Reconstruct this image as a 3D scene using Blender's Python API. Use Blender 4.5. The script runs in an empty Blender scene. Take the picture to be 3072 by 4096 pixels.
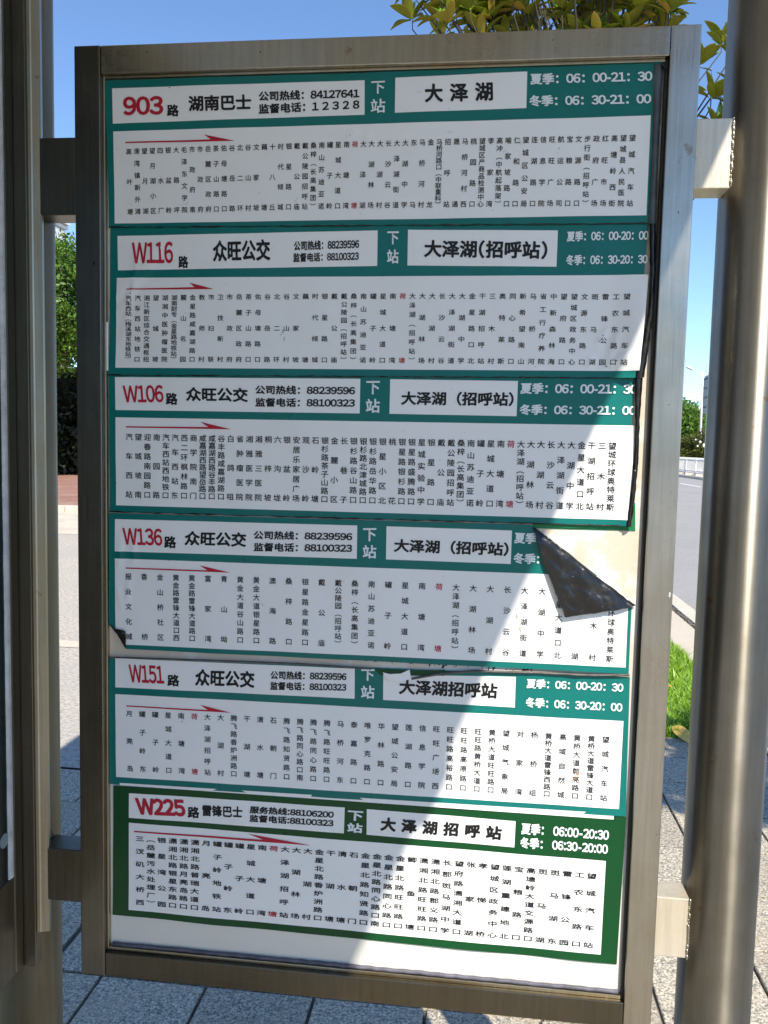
import bpy, bmesh, math, random
import numpy as np
from mathutils import Vector, Matrix, noise
random.seed(7); RNG = np.random.default_rng(7)
SC = bpy.context.scene; COL = SC.collection
R = math.radians

# ---------------------------------------------------------------- camera, sky, sun, exposure
yaw, pitch, roll = 0.11479606, -0.08086564, 0.02238665
fw = Vector((-math.sin(yaw)*math.cos(pitch), math.cos(yaw)*math.cos(pitch), math.sin(pitch)))
rt = Vector((math.cos(yaw), math.sin(yaw), 0)); up = rt.cross(fw)
r2 = rt*math.cos(roll) + up*math.sin(roll); u2 = up*math.cos(roll) - rt*math.sin(roll)
cd = bpy.data.cameras.new('camera'); cam = bpy.data.objects.new('camera', cd); COL.objects.link(cam)
cam.matrix_world = Matrix(((r2.x, u2.x, -fw.x, 0.65276), (r2.y, u2.y, -fw.y, -1.27316), (r2.z, u2.z, -fw.z, 1.55), (0, 0, 0, 1)))
cd.sensor_fit = 'HORIZONTAL'; cd.sensor_width = 36; cd.lens = 38.4375; cd.clip_start = .05; cd.clip_end = 3000
SC.camera = cam
SUN = Vector((.394, -.80, 1)).normalized()
w = bpy.data.worlds.new('World'); SC.world = w; w.use_nodes = True
bg = w.node_tree.nodes['Background']; sky = w.node_tree.nodes.new('ShaderNodeTexSky')
sky.sky_type = 'NISHITA'; sky.sun_disc = False; sky.sun_elevation = math.asin(SUN.z); sky.sun_rotation = math.atan2(SUN.x, SUN.y)
sky.air_density = 1.0; sky.dust_density = .05; sky.ozone_density = 6; sky.altitude = 600
w.node_tree.links.new(sky.outputs[0], bg.inputs[0]); bg.inputs[1].default_value = .088
sl = bpy.data.lights.new('sun', 'SUN'); so = bpy.data.objects.new('sun', sl); COL.objects.link(so)
sl.energy = 3.0; sl.angle = R(.53); sl.color = (1, .92, .80); so.rotation_euler = (-SUN).to_track_quat('-Z', 'Y').to_euler(); so.location = (3, -6, 8)
SC.view_settings.view_transform = 'Standard'; SC.view_settings.look = 'None'; SC.view_settings.gamma = 1
SC.view_settings.use_curve_mapping = False; SC.view_settings.exposure = 1.36

# ---------------------------------------------------------------- helpers
def tag(o, label=None, cat=None, group=None, kind=None):
    if label: o['label'] = label
    if cat: o['category'] = cat
    if group: o['group'] = group
    if kind: o['kind'] = kind
    return o
def empty(name, loc, rz=0, **k):
    o = bpy.data.objects.new(name, None); COL.objects.link(o); o.location = loc; o.rotation_euler[2] = rz
    o.empty_display_size = .1; return tag(o, **k)
def link(name, me, mat=None, parent=None, smooth=False):
    if mat is not None:
        for m in (mat if isinstance(mat, (list, tuple)) else [mat]): me.materials.append(m)
    if smooth: me.polygons.foreach_set('use_smooth', [True]*len(me.polygons))
    o = bpy.data.objects.new(name, me); COL.objects.link(o)
    if parent is not None:
        o.parent = parent; o.matrix_parent_inverse = Matrix.Translation(-parent.location) if parent.rotation_euler[2] == 0 else Matrix.LocRotScale(parent.location, parent.rotation_euler, None).inverted()
    return o
def pyd(name, v, f, mat=None, parent=None, smooth=False):
    me = bpy.data.meshes.new(name); me.from_pydata([tuple(map(float, p)) for p in v], [], f); me.update()
    return link(name, me, mat, parent, smooth)
def frombm(name, bm, mat=None, parent=None, smooth=False):
    me = bpy.data.meshes.new(name); bmesh.ops.recalc_face_normals(bm, faces=bm.faces); bm.to_mesh(me); bm.free()
    return link(name, me, mat, parent, smooth)
def bbox(bm, x0, x1, y0, y1, z0, z1, bev=0, seg=2):
    m = Matrix.Translation(((x0+x1)/2, (y0+y1)/2, (z0+z1)/2)) @ Matrix.Diagonal((x1-x0, y1-y0, z1-z0, 1))
    r = bmesh.ops.create_cube(bm, size=1, matrix=m)
    if bev:
        vs = set(r['verts']); es = [e for e in bm.edges if e.verts[0] in vs and e.verts[1] in vs]
        bmesh.ops.bevel(bm, geom=es, offset=bev, segments=seg, affect='EDGES', profile=.5)
def box(name, x0, x1, y0, y1, z0, z1, mat, parent=None, bev=0):
    bm = bmesh.new(); bbox(bm, x0, x1, y0, y1, z0, z1, bev); o = frombm(name, bm, mat, parent)
    return o
def tube(bm, pts, rad, n=8, cap=True):
    pts = [Vector(p) for p in pts]; rad = rad if isinstance(rad, (list, tuple)) else [rad]*len(pts); rings = []
    for i, p in enumerate(pts):
        d = (pts[min(i+1, len(pts)-1)] - pts[max(i-1, 0)]).normalized()
        a = d.orthogonal().normalized() if i == 0 else (rings_a - d*rings_a.dot(d)).normalized()
        rings_a = a; b = d.cross(a)
        rings.append([bm.verts.new(p + (a*math.cos(t)+b*math.sin(t))*rad[i]) for t in [2*math.pi*k/n for k in range(n)]])
    for A, B in zip(rings, rings[1:]):
        for k in range(n): bm.faces.new((A[k], A[(k+1) % n], B[(k+1) % n], B[k]))
    if cap: bm.faces.new(rings[0][::-1]); bm.faces.new(rings[-1])

# ---------------------------------------------------------------- materials
class N:
    def __init__(s, name):
        s.m = bpy.data.materials.new(name); s.m.use_nodes = True; s.t = s.m.node_tree; s.b = s.t.nodes['Principled BSDF']
    def n(s, typ, **k):
        x = s.t.nodes.new('ShaderNode'+typ)
        for a, v in k.items():
            if a.startswith('i_'): x.inputs[a[2:].replace('_', ' ')].default_value = v
            else: setattr(x, a, v)
        return x
    def l(s, a, b): s.t.links.new(a, b)
    def coord(s, sc=(1, 1, 1), kind='Object', obj=False):
        c = s.n('TexCoord'); m = s.n('Mapping'); m.inputs['Scale'].default_value = sc; s.l(c.outputs[kind], m.inputs[0]); return m.outputs[0]
    def noise(s, scale, det=4, rough=.55, vec=None, sc=(1, 1, 1)):
        x = s.n('TexNoise'); x.inputs['Scale'].default_value = scale; x.inputs['Detail'].default_value = det; x.inputs['Roughness'].default_value = rough
        s.l(vec if vec is not None else s.coord(sc), x.inputs['Vector']); return x.outputs['Fac']
    def ramp(s, fac, stops):
        x = s.n('ValToRGB'); e = x.color_ramp.elements
        while len(e) < len(stops): e.new(.5)
        for i, (p, c) in enumerate(stops):
            e[i].position = p; e[i].color = (*c, 1) if isinstance(c, (tuple, list)) else (c, c, c, 1)
        s.l(fac, x.inputs[0]); return x.outputs[0]
    def mix(s, f, a, b, mode='MIX'):
        x = s.n('Mix', data_type='RGBA', blend_type=mode)
        for v, k in ((f, 0), (a, 6), (b, 7)):
            if hasattr(v, 'is_output'): s.l(v, x.inputs[k])
            elif k == 0: x.inputs[0].default_value = v
            else: x.inputs[k].default_value = (*v, 1)
        return x.outputs[2]
    def bump(s, h, dist, st=1.0):
        x = s.n('Bump'); x.inputs['Distance'].default_value = dist; x.inputs['Strength'].default_value = st; s.l(h, x.inputs['Height']); s.l(x.outputs[0], s.b.inputs['Normal'])
    def set(s, **k):
        for a, v in k.items():
            i = s.b.inputs[{'col': 'Base Color', 'met': 'Metallic', 'rough': 'Roughness', 'spec': 'Specular IOR Level', 'coat': 'Coat Weight', 'emc': 'Emission Color', 'ems': 'Emission Strength', 'ior': 'IOR', 'aniso': 'Anisotropic', 'crough': 'Coat Roughness'}[a]]
            if hasattr(v, 'is_output'): s.l(v, i)
            elif isinstance(v, tuple): i.default_value = (*v, 1)
            else: i.default_value = v
        return s

def plain(name, col, rough=.5, met=0, nz=.12, scale=8, bmp=0, spec=.5):
    m = N(name); f = m.noise(scale, 5)
    m.set(col=m.ramp(f, [(.25, tuple(c*(1-nz) for c in col)), (.75, tuple(min(1, c*(1+nz)) for c in col))]), rough=rough, met=met, spec=spec)
    if bmp: m.bump(m.noise(scale*6, 3), bmp)
    return m.m

def steel(name, base, stain, amount, rough=.3, streak=(60, 60, 1.2), st=.35, met=1.0):
    m = N(name)
    big = m.noise(4.2, 7, .66); fine = m.noise(9, 4, .6, sc=(14, 14, .6)); spots = m.noise(26, 3, .7)
    c = m.mix(m.ramp(big, [(.42, 0.), (.68, amount)]), base, stain)
    c = m.mix(m.ramp(fine, [(.35, .28), (.6, 0.)]), c, tuple(x*.5 for x in base))
    c = m.mix(m.ramp(spots, [(.66, 0.), (.72, .55)]), c, (.20, .11, .05))
    micro = m.noise(5, 2, .5, sc=streak)
    speck = m.n('TexVoronoi', feature='F1'); speck.inputs['Scale'].default_value = 95; m.l(m.coord(), speck.inputs['Vector'])
    c = m.mix(m.ramp(speck.outputs['Distance'], [(.0, .5), (.10, 0.)]), c, (.05, .045, .04))
    m.set(col=c, met=met, rough=m.ramp(m.noise(6, 5, .65), [(.3, rough-.04), (.7, rough+.10)]))
    m.bump(micro, .0005, st); return m.m
STEEL = steel('brushed_steel', (.46, .438, .385), (.35, .31, .235), .8, .28)
STEEL_K = steel('sunlit_bracket_steel', (.66, .60, .49), (.60, .50, .33), .8, .36, met=.45)  # sunlight on the right brackets put into a paler base colour
STEEL_H = steel('brushed_steel_rail', (.39, .372, .325), (.36, .32, .22), .9, .27, (1.2, 60, 60))
STEEL_P = steel('polished_tube_steel', (.28, .266, .228), (.19, .17, .125), .7, .40, (40, 40, .5), .12)
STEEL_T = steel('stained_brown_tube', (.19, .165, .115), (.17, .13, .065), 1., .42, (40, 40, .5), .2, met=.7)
for _m in (STEEL_P.node_tree, STEEL_T.node_tree):
    _t = _m.nodes.new('ShaderNodeTangent'); _t.direction_type = 'RADIAL'; _t.axis = 'Z'; _b = _m.nodes['Principled BSDF']
    _m.links.new(_t.outputs[0], _b.inputs['Tangent']); _b.inputs['Anisotropic'].default_value = .95; _b.inputs['Anisotropic Rotation'].default_value = .25   # drawn tube: reflections stretched along its axis
STEEL_B = steel('stained_shaded_bottom_rail', (.14, .13, .105), (.12, .10, .065), .8, .32, (1.2, 60, 60))  # brown stain, plus the shaded surroundings put into a darker base
STEEL_OLD = steel('weathered_steel', (.46, .43, .35), (.40, .32, .19), 1., .3)
STEEL_D = steel('darkened_stained_steel', (.18, .17, .14), (.155, .138, .10), .8, .38)  # left-hand steel, its shaded look put into a darker base colour
STEEL_L = steel('darkened_left_stile_steel', (.20, .19, .155), (.145, .13, .10), .8, .30)  # same metal as the right stile; dark reflections put into the base colour
STEEL_R = steel('worn_rib_steel', (.40, .385, .33), (.38, .32, .2), 1., .36)

def paper(name, col, rough=.33, dirt=.10, tint=(.55, .50, .42)):
    m = N(name); f = m.noise(5, 6, .6); g = m.noise(60, 3, .6)
    v = m.n('TexVoronoi', feature='F1'); v.inputs['Scale'].default_value = 34; m.l(m.coord(), v.inputs['Vector'])
    c = m.mix(m.ramp(f, [(.5, 0.), (.8, dirt)]), col, tuple(min(c, t) for c, t in zip(col, tint)))
    c = m.mix(m.ramp(g, [(.70, 0.), (.76, dirt*2.5)]), c, tuple(x*.45 for x in col))
    c = m.mix(m.ramp(v.outputs['Distance'], [(.02, .45), (.05, 0.)]), c, tuple(x*.3 for x in col))
    m.set(col=c, rough=m.ramp(m.noise(9, 4), [(.3, rough-.05), (.7, rough+.12)]), spec=.3)
    m.bump(m.noise(11, 5, .55), .0022, .55); return m.m
M_WHITE = paper('white_print', (.83, .83, .81))
M_TEAL = paper('teal_print', (.004, .150, .132), .3, .25, (.02, .2, .18))
M_GREEN = paper('dark_green_print', (.003, .060, .016), .28, .3, (.02, .12, .04))
M_BLACK = paper('black_ink', (.012, .012, .013), .4, 0)
M_RED = paper('red_ink', (.46, .014, .038), .4, 0)
M_LET = paper('white_ink', (.74, .80, .80), .4, 0)
M_BACK = None
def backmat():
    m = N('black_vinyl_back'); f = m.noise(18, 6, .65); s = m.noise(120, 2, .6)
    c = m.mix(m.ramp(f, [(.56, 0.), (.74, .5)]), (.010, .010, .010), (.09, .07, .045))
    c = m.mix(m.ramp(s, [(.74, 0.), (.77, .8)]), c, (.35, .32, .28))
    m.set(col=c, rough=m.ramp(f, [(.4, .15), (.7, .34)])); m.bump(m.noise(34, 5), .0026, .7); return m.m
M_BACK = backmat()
def panelmat():
    m = N('aged_white_panel'); f = m.noise(7, 8, .62); f2 = m.noise(2.4, 5, .6); sp = m.noise(48, 4, .7, sc=(1, 1, .45))
    c = m.mix(m.ramp(f, [(.47, 0.), (.53, .6)]), (.68, .66, .61), (.56, .42, .27))
    c = m.mix(m.ramp(f2, [(.45, 0.), (.7, .8)]), c, (.60, .585, .54))
    c = m.mix(m.ramp(sp, [(.69, 0.), (.75, .8)]), c, (.13, .11, .08))
    m.set(col=c, rough=.45); m.bump(f, .0015, .5); return m.m
M_PANEL = panelmat()
def cleanpanel():
    m = N('cream_panel'); f2 = m.noise(2.4, 5, .6); sp = m.noise(22, 5, .7, sc=(1, 1, .35))
    c = m.mix(m.ramp(f2, [(.35, 0.), (.75, .6)]), (.70, .68, .62), (.63, .60, .52))
    c = m.mix(m.ramp(sp, [(.70, 0.), (.80, .5)]), c, (.33, .30, .22))
    m.set(col=c, rough=.38); return m.m
M_CREAM = cleanpanel()
M_GASKET = plain('black_rubber', (.012, .012, .012), .55, 0, .4, 30, .0004)
M_SEAL = plain('old_white_sealant', (.50, .51, .50), .6, 0, .25, 40, .002)

# ---- measured layout of the printed notices, millimetres in the board plane (x, height)
SHEETS = {'903': {'outer': [(45.0, 2115.4), (897.2, 2116.9), (890.1, 1887.2), (51.0, 1888.3)], 'boxes': [[(57.0, 2103.0), (459.9, 2104.7), (460.9, 2053.6), (57.6, 2049.2)], [(507.1, 2106.6), (704.6, 2110.3), (705.1, 2057.5), (507.5, 2055.2)], [(58.2, 2037.2), (886.2, 2042.6), (886.9, 1899.5), (60.6, 1894.3)]], 'arrow': [(78.6, 2019.5), (256.3, 2018.8), (207.1, 2029.2), (218.9, 2021.5)], 'at': 2.06, 
  'runs': [['903', 2, 'r', (75.4, 2061.0), (141.4, 2060.9), (74.9, 2089.6)], ['路', 2, 'k', (147.0, 2058.0), (166.6, 2057.6), (147.0, 2076.2)], ['湖南巴士', 2, 'k', (182.5, 2064.4), (283.2, 2064.7), (181.8, 2088.0)], ['公司热线：84127641', 2, 'k', (294.7, 2077.5), (452.6, 2078.2), (294.5, 2092.2)], ['监督电话：1 2 3 2 8', 2, 'k', (294.9, 2058.2), (452.9, 2061.6), (294.7, 2073.2)], ['下', 1, 'w', (470.6, 2083.5), (491.8, 2083.7), (470.2, 2102.3)], ['站', 1, 'w', (470.5, 2055.4), (492.9, 2055.7), (470.0, 2076.2)], ['大 泽 湖', 2, 'k', (553.1, 2068.5), (655.5, 2068.9), (551.6, 2096.1)], ['夏季：06：00-21：30', 2, 'w', (709.8, 2090.8), (886.3, 2090.2), (708.7, 2107.0)], ['冬季：06：30-21：00', 2, 'w', (709.6, 2059.5), (886.2, 2058.3), (708.5, 2075.7)]], 
  'rows': [(84.6, 2005.2), (434.2, 2009.7), (861.6, 2010.8), (86.4, 1912.5), (434.5, 1918.0), (862.0, 1916.9)], 'mid': 27, 'cs': (9.93, 9.93), 'w': 0, 
  'cols': '高叶塘 溁湾镇新外滩 望月湖 望月湖小区 四水厂 银盆岭 大路坪 毛泽东文学院 市政府南 市政府 岳麓区政府 茶子山路口 佑母塘路口 谷岳路 北二环 谷山村 文家坡 藕塘 十八丘 时代倾城 银星路口 戴公庙 戴公陵园招呼站 桑梓（长高集团） 南山苏迪亚诺 罐子岭 星城大道口 南塘湾 *荷塘 大泽湖 大湖林场 大湖村 长沙云谷 大泽湖街道 大湖中学 东马 马桥河村 金龙 马桥河路口（中联重科） 招呼站 晟通 马桥河村西 桃园路口 望城区产商品检测中心 李家湾 高冲（中航起落架） 喻家坡路口 仁和路口 望城区公安局 连湖路口 信息学院 旺旺广场 航运公司 宝粮路口 文源路口 步行街（招呼站） 政府广场 红旺市场 高塘岭西街 望城县人民医院 望城汽车站'},
 'W116': {'outer': [(52.7, 1888.3), (890.8, 1887.6), (880.1, 1659.7), (48.6, 1654.0)], 'boxes': [[(64.8, 1875.1), (484.9, 1880.8), (485.2, 1827.0), (65.2, 1821.2)], [(531.8, 1881.5), (758.5, 1878.8), (758.5, 1825.2), (532.3, 1827.4)], [(63.0, 1809.5), (893.6, 1812.9), (885.1, 1670.3), (60.0, 1666.3)]], 'arrow': [(79.7, 1791.4), (223.8, 1791.8), (184.0, 1801.7), (193.0, 1794.6)], 'at': 1.76, 
  'runs': [['W116', 1.5, 'r', (89.9, 1831.1), (157.5, 1832.1), (89.1, 1865.0)], ['路', 2, 'k', (166.0, 1824.4), (182.4, 1824.4), (165.9, 1843.4)], ['众旺公交', 2, 'k', (223.2, 1833.9), (315.9, 1835.8), (222.4, 1867.0)], ['公司热线：88239596', 2, 'k', (353.6, 1850.4), (456.6, 1853.2), (353.3, 1865.1)], ['监督电话：88100323', 2, 'k', (352.6, 1832.9), (456.4, 1835.3), (352.4, 1846.8)], ['下', 1.5, 'w', (500.3, 1859.3), (518.3, 1859.2), (499.8, 1879.0)], ['站', 1.5, 'w', (500.4, 1830.5), (518.7, 1830.5), (499.9, 1851.7)], ['大泽湖(招呼站)', 2, 'k', (557.5, 1839.4), (744.0, 1836.0), (557.6, 1866.4)], ['夏季：06：00-20：00', 2, 'w', (772.1, 1861.8), (891.5, 1863.0), (772.0, 1877.1)], ['冬季：06：30-20：30', 2, 'w', (772.4, 1827.0), (891.6, 1828.0), (772.3, 1842.6)]], 
  'rows': [(83.4, 1776.8), (510.9, 1780.9), (863.6, 1780.1), (81.5, 1680.0), (511.8, 1682.7), (862.7, 1683.0)], 'mid': 28, 'cs': (10.54, 9.33), 'w': 0, 
  'cols': '汽车西站（梅溪湖东地铁站） 汽车西站地铁口 湘江新区综合交通枢纽 望城坡 湖湘中医肿瘤医院 湖南财专（金星路地铁站） 麓山名园 金星路咸嘉湖路口 教师村 市妇联 卫技新村 市政府 岳麓区政府 茶子山路口 佑母塘路口 谷岳路 北二环 谷山村 文家坡 藕塘 时代倾城 银星路口 戴公庙 戴公陵园（招呼站） 桑梓（长高集团） 南山苏迪亚诺 罐子岭 星城大道口 南塘湾 *荷塘 大泽湖（招呼站） 大湖林场 大湖村 长沙云谷 大泽湖街道 大湖中学 金星路口北 干湖招呼站 三木村 奥特莱斯 同心路口 新希望南山 马桥河 省工行疗养院 中新森林海 望府路口 望城区政务中心 文源东路口 斑马湖 雷锋公园 工农东路口 望城汽车站'},
 'W106': {'outer': [(48.6, 1653.6), (880.9, 1659.4), (878.8, 1435.3), (48.8, 1431.1)], 'boxes': [[(59.3, 1651.3), (462.3, 1653.6), (462.3, 1599.5), (60.0, 1598.0)], [(509.5, 1653.6), (707.0, 1653.4), (706.7, 1599.6), (509.6, 1599.8)], [(59.9, 1586.2), (886.2, 1588.6), (879.3, 1444.6), (60.0, 1442.1)]], 'arrow': [(78.1, 1570.9), (252.7, 1570.8), (203.5, 1581.5), (216.6, 1573.3)], 'at': 2.06, 
  'runs': [['W106', 1.5, 'r', (74.6, 1610.0), (142.1, 1611.6), (72.5, 1638.0)], ['路', 2, 'k', (145.1, 1607.6), (165.2, 1607.9), (145.1, 1627.1)], ['众旺公交', 2, 'k', (179.2, 1614.3), (281.4, 1614.2), (179.1, 1636.9)], ['公司热线：88239596', 2, 'k', (293.1, 1627.0), (454.5, 1628.0), (293.3, 1641.1)], ['监督电话：88100323', 2, 'k', (293.3, 1607.2), (454.6, 1608.7), (293.5, 1621.3)], ['下', 1.5, 'w', (472.3, 1629.4), (493.8, 1629.7), (471.9, 1650.3)], ['站', 1.5, 'w', (472.0, 1600.5), (494.5, 1600.9), (471.6, 1622.6)], ['大泽湖（招呼站）', 2, 'k', (527.6, 1613.6), (701.4, 1614.5), (527.7, 1635.3)], ['夏季：06：00-21：30', 2, 'w', (711.0, 1633.8), (885.7, 1635.1), (711.2, 1650.7)], ['冬季：06：30-21：00', 2, 'w', (711.0, 1601.7), (885.5, 1603.4), (711.0, 1618.0)]], 
  'rows': [(83.7, 1554.8), (515.6, 1555.9), (852.6, 1557.1), (82.8, 1460.7), (516.3, 1463.0), (853.5, 1463.6)], 'mid': 28, 'cs': (12.57, 11.76), 'w': 0, 
  'cols': '汽车西站 望城坡南 迎春路南园路口 南园路 汽车西站西地铁口 汽车西站东 西二环枫林路口 商学院南门 咸嘉湖西路望岳路口 咸嘉湖西路谷丰路口 谷丰路咸嘉湖路口 白鸽咀 省肿瘤医院 湘雅医学院 湘雅三医院 桐梓坡 六沟垅 银盆岭 安居乐家居广场 观沙岭 石岭塘 银杉路茶子山路口 金麓小区 长巷子 银杉路谷山路口 银杉路北津城路口 银杉路岳华路口 银星小区北 桃花 银星路银杉路口 银星路盛腾路口 星城实验中学 银星路口 戴公庙 戴公陵园招呼站 桑梓（长高集团） 南山苏迪亚诺 罐子岭 星城大道口 南塘湾 *荷塘 大泽湖（招呼站） 大湖林场 大湖村 长沙云谷 大泽湖街道 大湖中学 金星大道口北 干湖招呼站 三木村 望城环球奥特莱斯'},
 'W136': {'outer': [(47.5, 1428.6), (892.7, 1433.0), (892.9, 1204.6), (46.4, 1202.1)], 'boxes': [[(57.7, 1419.2), (462.0, 1422.2), (462.2, 1368.6), (57.4, 1365.6)], [(508.8, 1422.4), (705.9, 1422.4), (705.7, 1369.7), (509.1, 1369.3)], [(57.4, 1353.8), (887.3, 1356.4), (887.7, 1214.6), (58.0, 1209.3)]], 'arrow': [(76.2, 1338.4), (252.9, 1338.0), (202.4, 1347.9), (215.7, 1340.1)], 'at': 2.06, 
  'runs': [['W136', 1.5, 'r', (72.8, 1377.0), (140.1, 1377.6), (70.8, 1405.5)], ['路', 2, 'k', (142.3, 1373.8), (163.0, 1374.6), (142.3, 1393.9)], ['众旺公交', 2, 'k', (176.8, 1379.9), (280.5, 1380.7), (177.7, 1403.8)], ['公司热线：88239596', 2, 'k', (292.7, 1394.1), (454.3, 1397.0), (293.2, 1408.0)], ['监督电话：88100323', 2, 'k', (292.9, 1374.3), (454.4, 1378.3), (293.4, 1388.5)], ['下', 1.5, 'w', (471.9, 1397.0), (493.2, 1397.8), (471.5, 1418.2)], ['站', 1.5, 'w', (471.9, 1369.6), (493.8, 1370.4), (471.4, 1391.2)], ['大泽湖（招呼站）', 2, 'k', (521.3, 1381.4), (701.6, 1381.8), (521.7, 1403.1)], ['夏季：06', 2, 'w', (709.6, 1402.6), (779.8, 1402.3), (710.1, 1420.0)], ['冬季：06', 2, 'w', (709.6, 1370.7), (779.9, 1370.6), (709.9, 1387.8)]], 
  'rows': [(80.8, 1324.4), (514.2, 1328.6), (862.6, 1327.9), (81.8, 1223.4), (515.0, 1229.5), (862.9, 1227.1)], 'mid': 16, 'cs': (11.76, 11.35), 'w': 0, 
  'cols': '报业文化城 香桥 金山桥社区 黄金路雷锋大道口西 黄金路雷锋大道路口 富家湾 青山坳 黄金大道谷山路口 黄金大道银星路口 澳海路 桑梓路口 银星路金星路口 戴公庙 戴公陵园（招呼站） 桑梓（长高集团） 南山苏迪亚诺 罐子岭 星城大道口 南塘湾 *荷塘 大泽湖（招呼站） 大湖林场 大湖村 长沙云谷 大泽湖街道 大湖中学 金星大道口北 干湖 三木村 望城环球奥特莱斯'},
 'W151': {'outer': [(44.1, 1184.4), (895.1, 1199.5), (899.0, 975.5), (45.2, 967.6)], 'boxes': [[(56.7, 1185.1), (462.5, 1189.4), (463.2, 1139.7), (57.1, 1135.5)], [(509.0, 1182.7), (719.8, 1190.2), (720.1, 1140.4), (509.6, 1140.3)], [(57.0, 1124.0), (888.5, 1129.0), (887.9, 986.8), (57.7, 980.6)]], 'arrow': [(76.7, 1104.9), (255.3, 1103.9), (204.4, 1114.1), (217.5, 1106.2)], 'at': 2.06, 
  'runs': [['W151', 1.5, 'r', (82.5, 1145.3), (143.1, 1146.3), (80.1, 1175.8)], ['路', 2, 'k', (148.1, 1142.5), (168.7, 1143.7), (148.1, 1162.5)], ['众旺公交', 2, 'k', (195.5, 1146.2), (296.4, 1147.9), (196.1, 1174.7)], ['公司热线：88239596', 2, 'k', (323.3, 1164.3), (449.3, 1168.7), (323.5, 1178.3)], ['监督电话：88100323', 2, 'k', (322.9, 1146.4), (449.3, 1151.2), (323.1, 1160.1)], ['下', 1.5, 'w', (473.6, 1170.3), (495.1, 1171.5), (473.2, 1189.1)], ['站', 1.5, 'w', (473.6, 1140.6), (495.8, 1141.9), (473.1, 1162.5)], ['大泽湖招呼站', 2, 'k', (534.9, 1151.4), (691.8, 1153.1), (535.5, 1176.4)], ['夏季：06：00-20：30', 2, 'w', (736.9, 1173.0), (885.9, 1174.6), (736.9, 1188.5)], ['冬季：06：30-20：00', 2, 'w', (736.8, 1142.2), (885.9, 1142.8), (736.5, 1158.4)]], 
  'rows': [(81.7, 1091.8), (508.0, 1097.0), (863.0, 1097.7), (82.8, 997.2), (508.6, 1002.9), (863.4, 1003.3)], 'mid': 19, 'cs': (11.76, 10.95), 'w': 0, 
  'cols': '月亮岛 罐子岭东 罐子岭 星城大道口 南塘湾 *荷塘 大泽湖招呼站 大湖村 腾飞路香炉洲路口 干湖塘 清水塘 石朝门 腾飞路知贤路口 腾飞路同心路口南 腾飞路同心路口 腾飞路旺旺路口 马桥河东 泰嘉路口 唯罗克路口 华林路口 望城公安局 莲湖路口 信息学院 旺旺广场西 旺旺路高裕路口 旺旺路高原路口 旺旺路黄桥大道口 黄桥大道旺旺路口 望城气象局 对家湾 杨桥组 黄桥大道雷锋西路口 高域自然城 黄桥大道郭亮路口 黄桥大道雷锋大道口 望城汽车站'},
 'W225': {'outer': [(52.3, 964.6), (899.8, 974.7), (896.0, 729.4), (49.9, 735.6)], 'boxes': [[(80.4, 953.8), (450.3, 956.1), (449.6, 912.3), (79.6, 910.2)], [(486.8, 955.9), (727.8, 954.5), (727.3, 910.7), (487.3, 912.6)], [(79.6, 901.6), (871.5, 899.8), (870.3, 743.5), (78.8, 746.8)]], 'arrow': [(89.2, 887.1), (392.2, 887.5), (287.3, 898.9), (313.8, 890.6)], 'at': 2.35, 
  'runs': [['W225', 3, 'r', (95.4, 917.1), (180.7, 919.5), (91.0, 947.0)], ['路', 2, 'k', (182.9, 917.2), (203.4, 918.7), (182.8, 937.3)], ['雷锋巴士', 2, 'k', (208.1, 922.9), (277.8, 925.1), (208.3, 942.7)], ['服务热线:88106200', 2.4, 'k', (289.8, 934.1), (432.2, 936.6), (290.6, 946.7)], ['监督电话:88100323', 2.4, 'k', (289.6, 919.4), (432.1, 922.1), (290.1, 932.0)], ['下', 2, 'w', (455.2, 935.0), (480.8, 935.1), (455.5, 951.9)], ['站', 2, 'w', (455.0, 914.9), (480.6, 915.0), (455.3, 931.3)], ['大 泽 湖 招 呼 站', 3, 'k', (509.7, 921.3), (706.1, 921.0), (510.7, 944.7)], ['夏季： 06:00–20:30', 2.4, 'w', (737.1, 934.0), (874.3, 933.5), (737.3, 953.0)], ['冬季： 06:30–20:00', 2.4, 'w', (736.5, 910.7), (874.1, 910.5), (736.1, 929.4)]], 
  'rows': [(99.5, 875.1), (486.5, 876.6), (850.9, 873.2), (99.3, 762.0), (485.2, 762.0), (850.0, 758.0)], 'mid': 20, 'cs': (16.22, 9.73), 'w': 1, 
  'cols': '三汊矶大桥西 （岳麓污水处理厂） 银星湾公园 潇湘北路银星东路口 潇湘北路月亮岛路口 潇湘北路普瑞大道口 月亮岛 罐子岭地铁站 罐子岭东 罐子岭 星城大道口 南塘湾 *荷塘 大泽湖招呼站 大湖林场 大湖村 金星北路香炉洲路口 干湖塘 清水塘 石朝门 金星北路知贤路口 金星北路同心路口南 金星北路同心路口 金星北路旺旺路口 鲫鱼塘 潇湘北路旺旺路口 潇湘北路郡义路口 长郡斑马湖中学 望府路潇湘大道口 张家湖 孝悌桥 望城区政务中心 莲湖重建地北 宝粮路口 高塘岭大道文源路口 斑马湖 斑马湖东 雷锋公园 工农东路口 望城汽车站'}}
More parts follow.
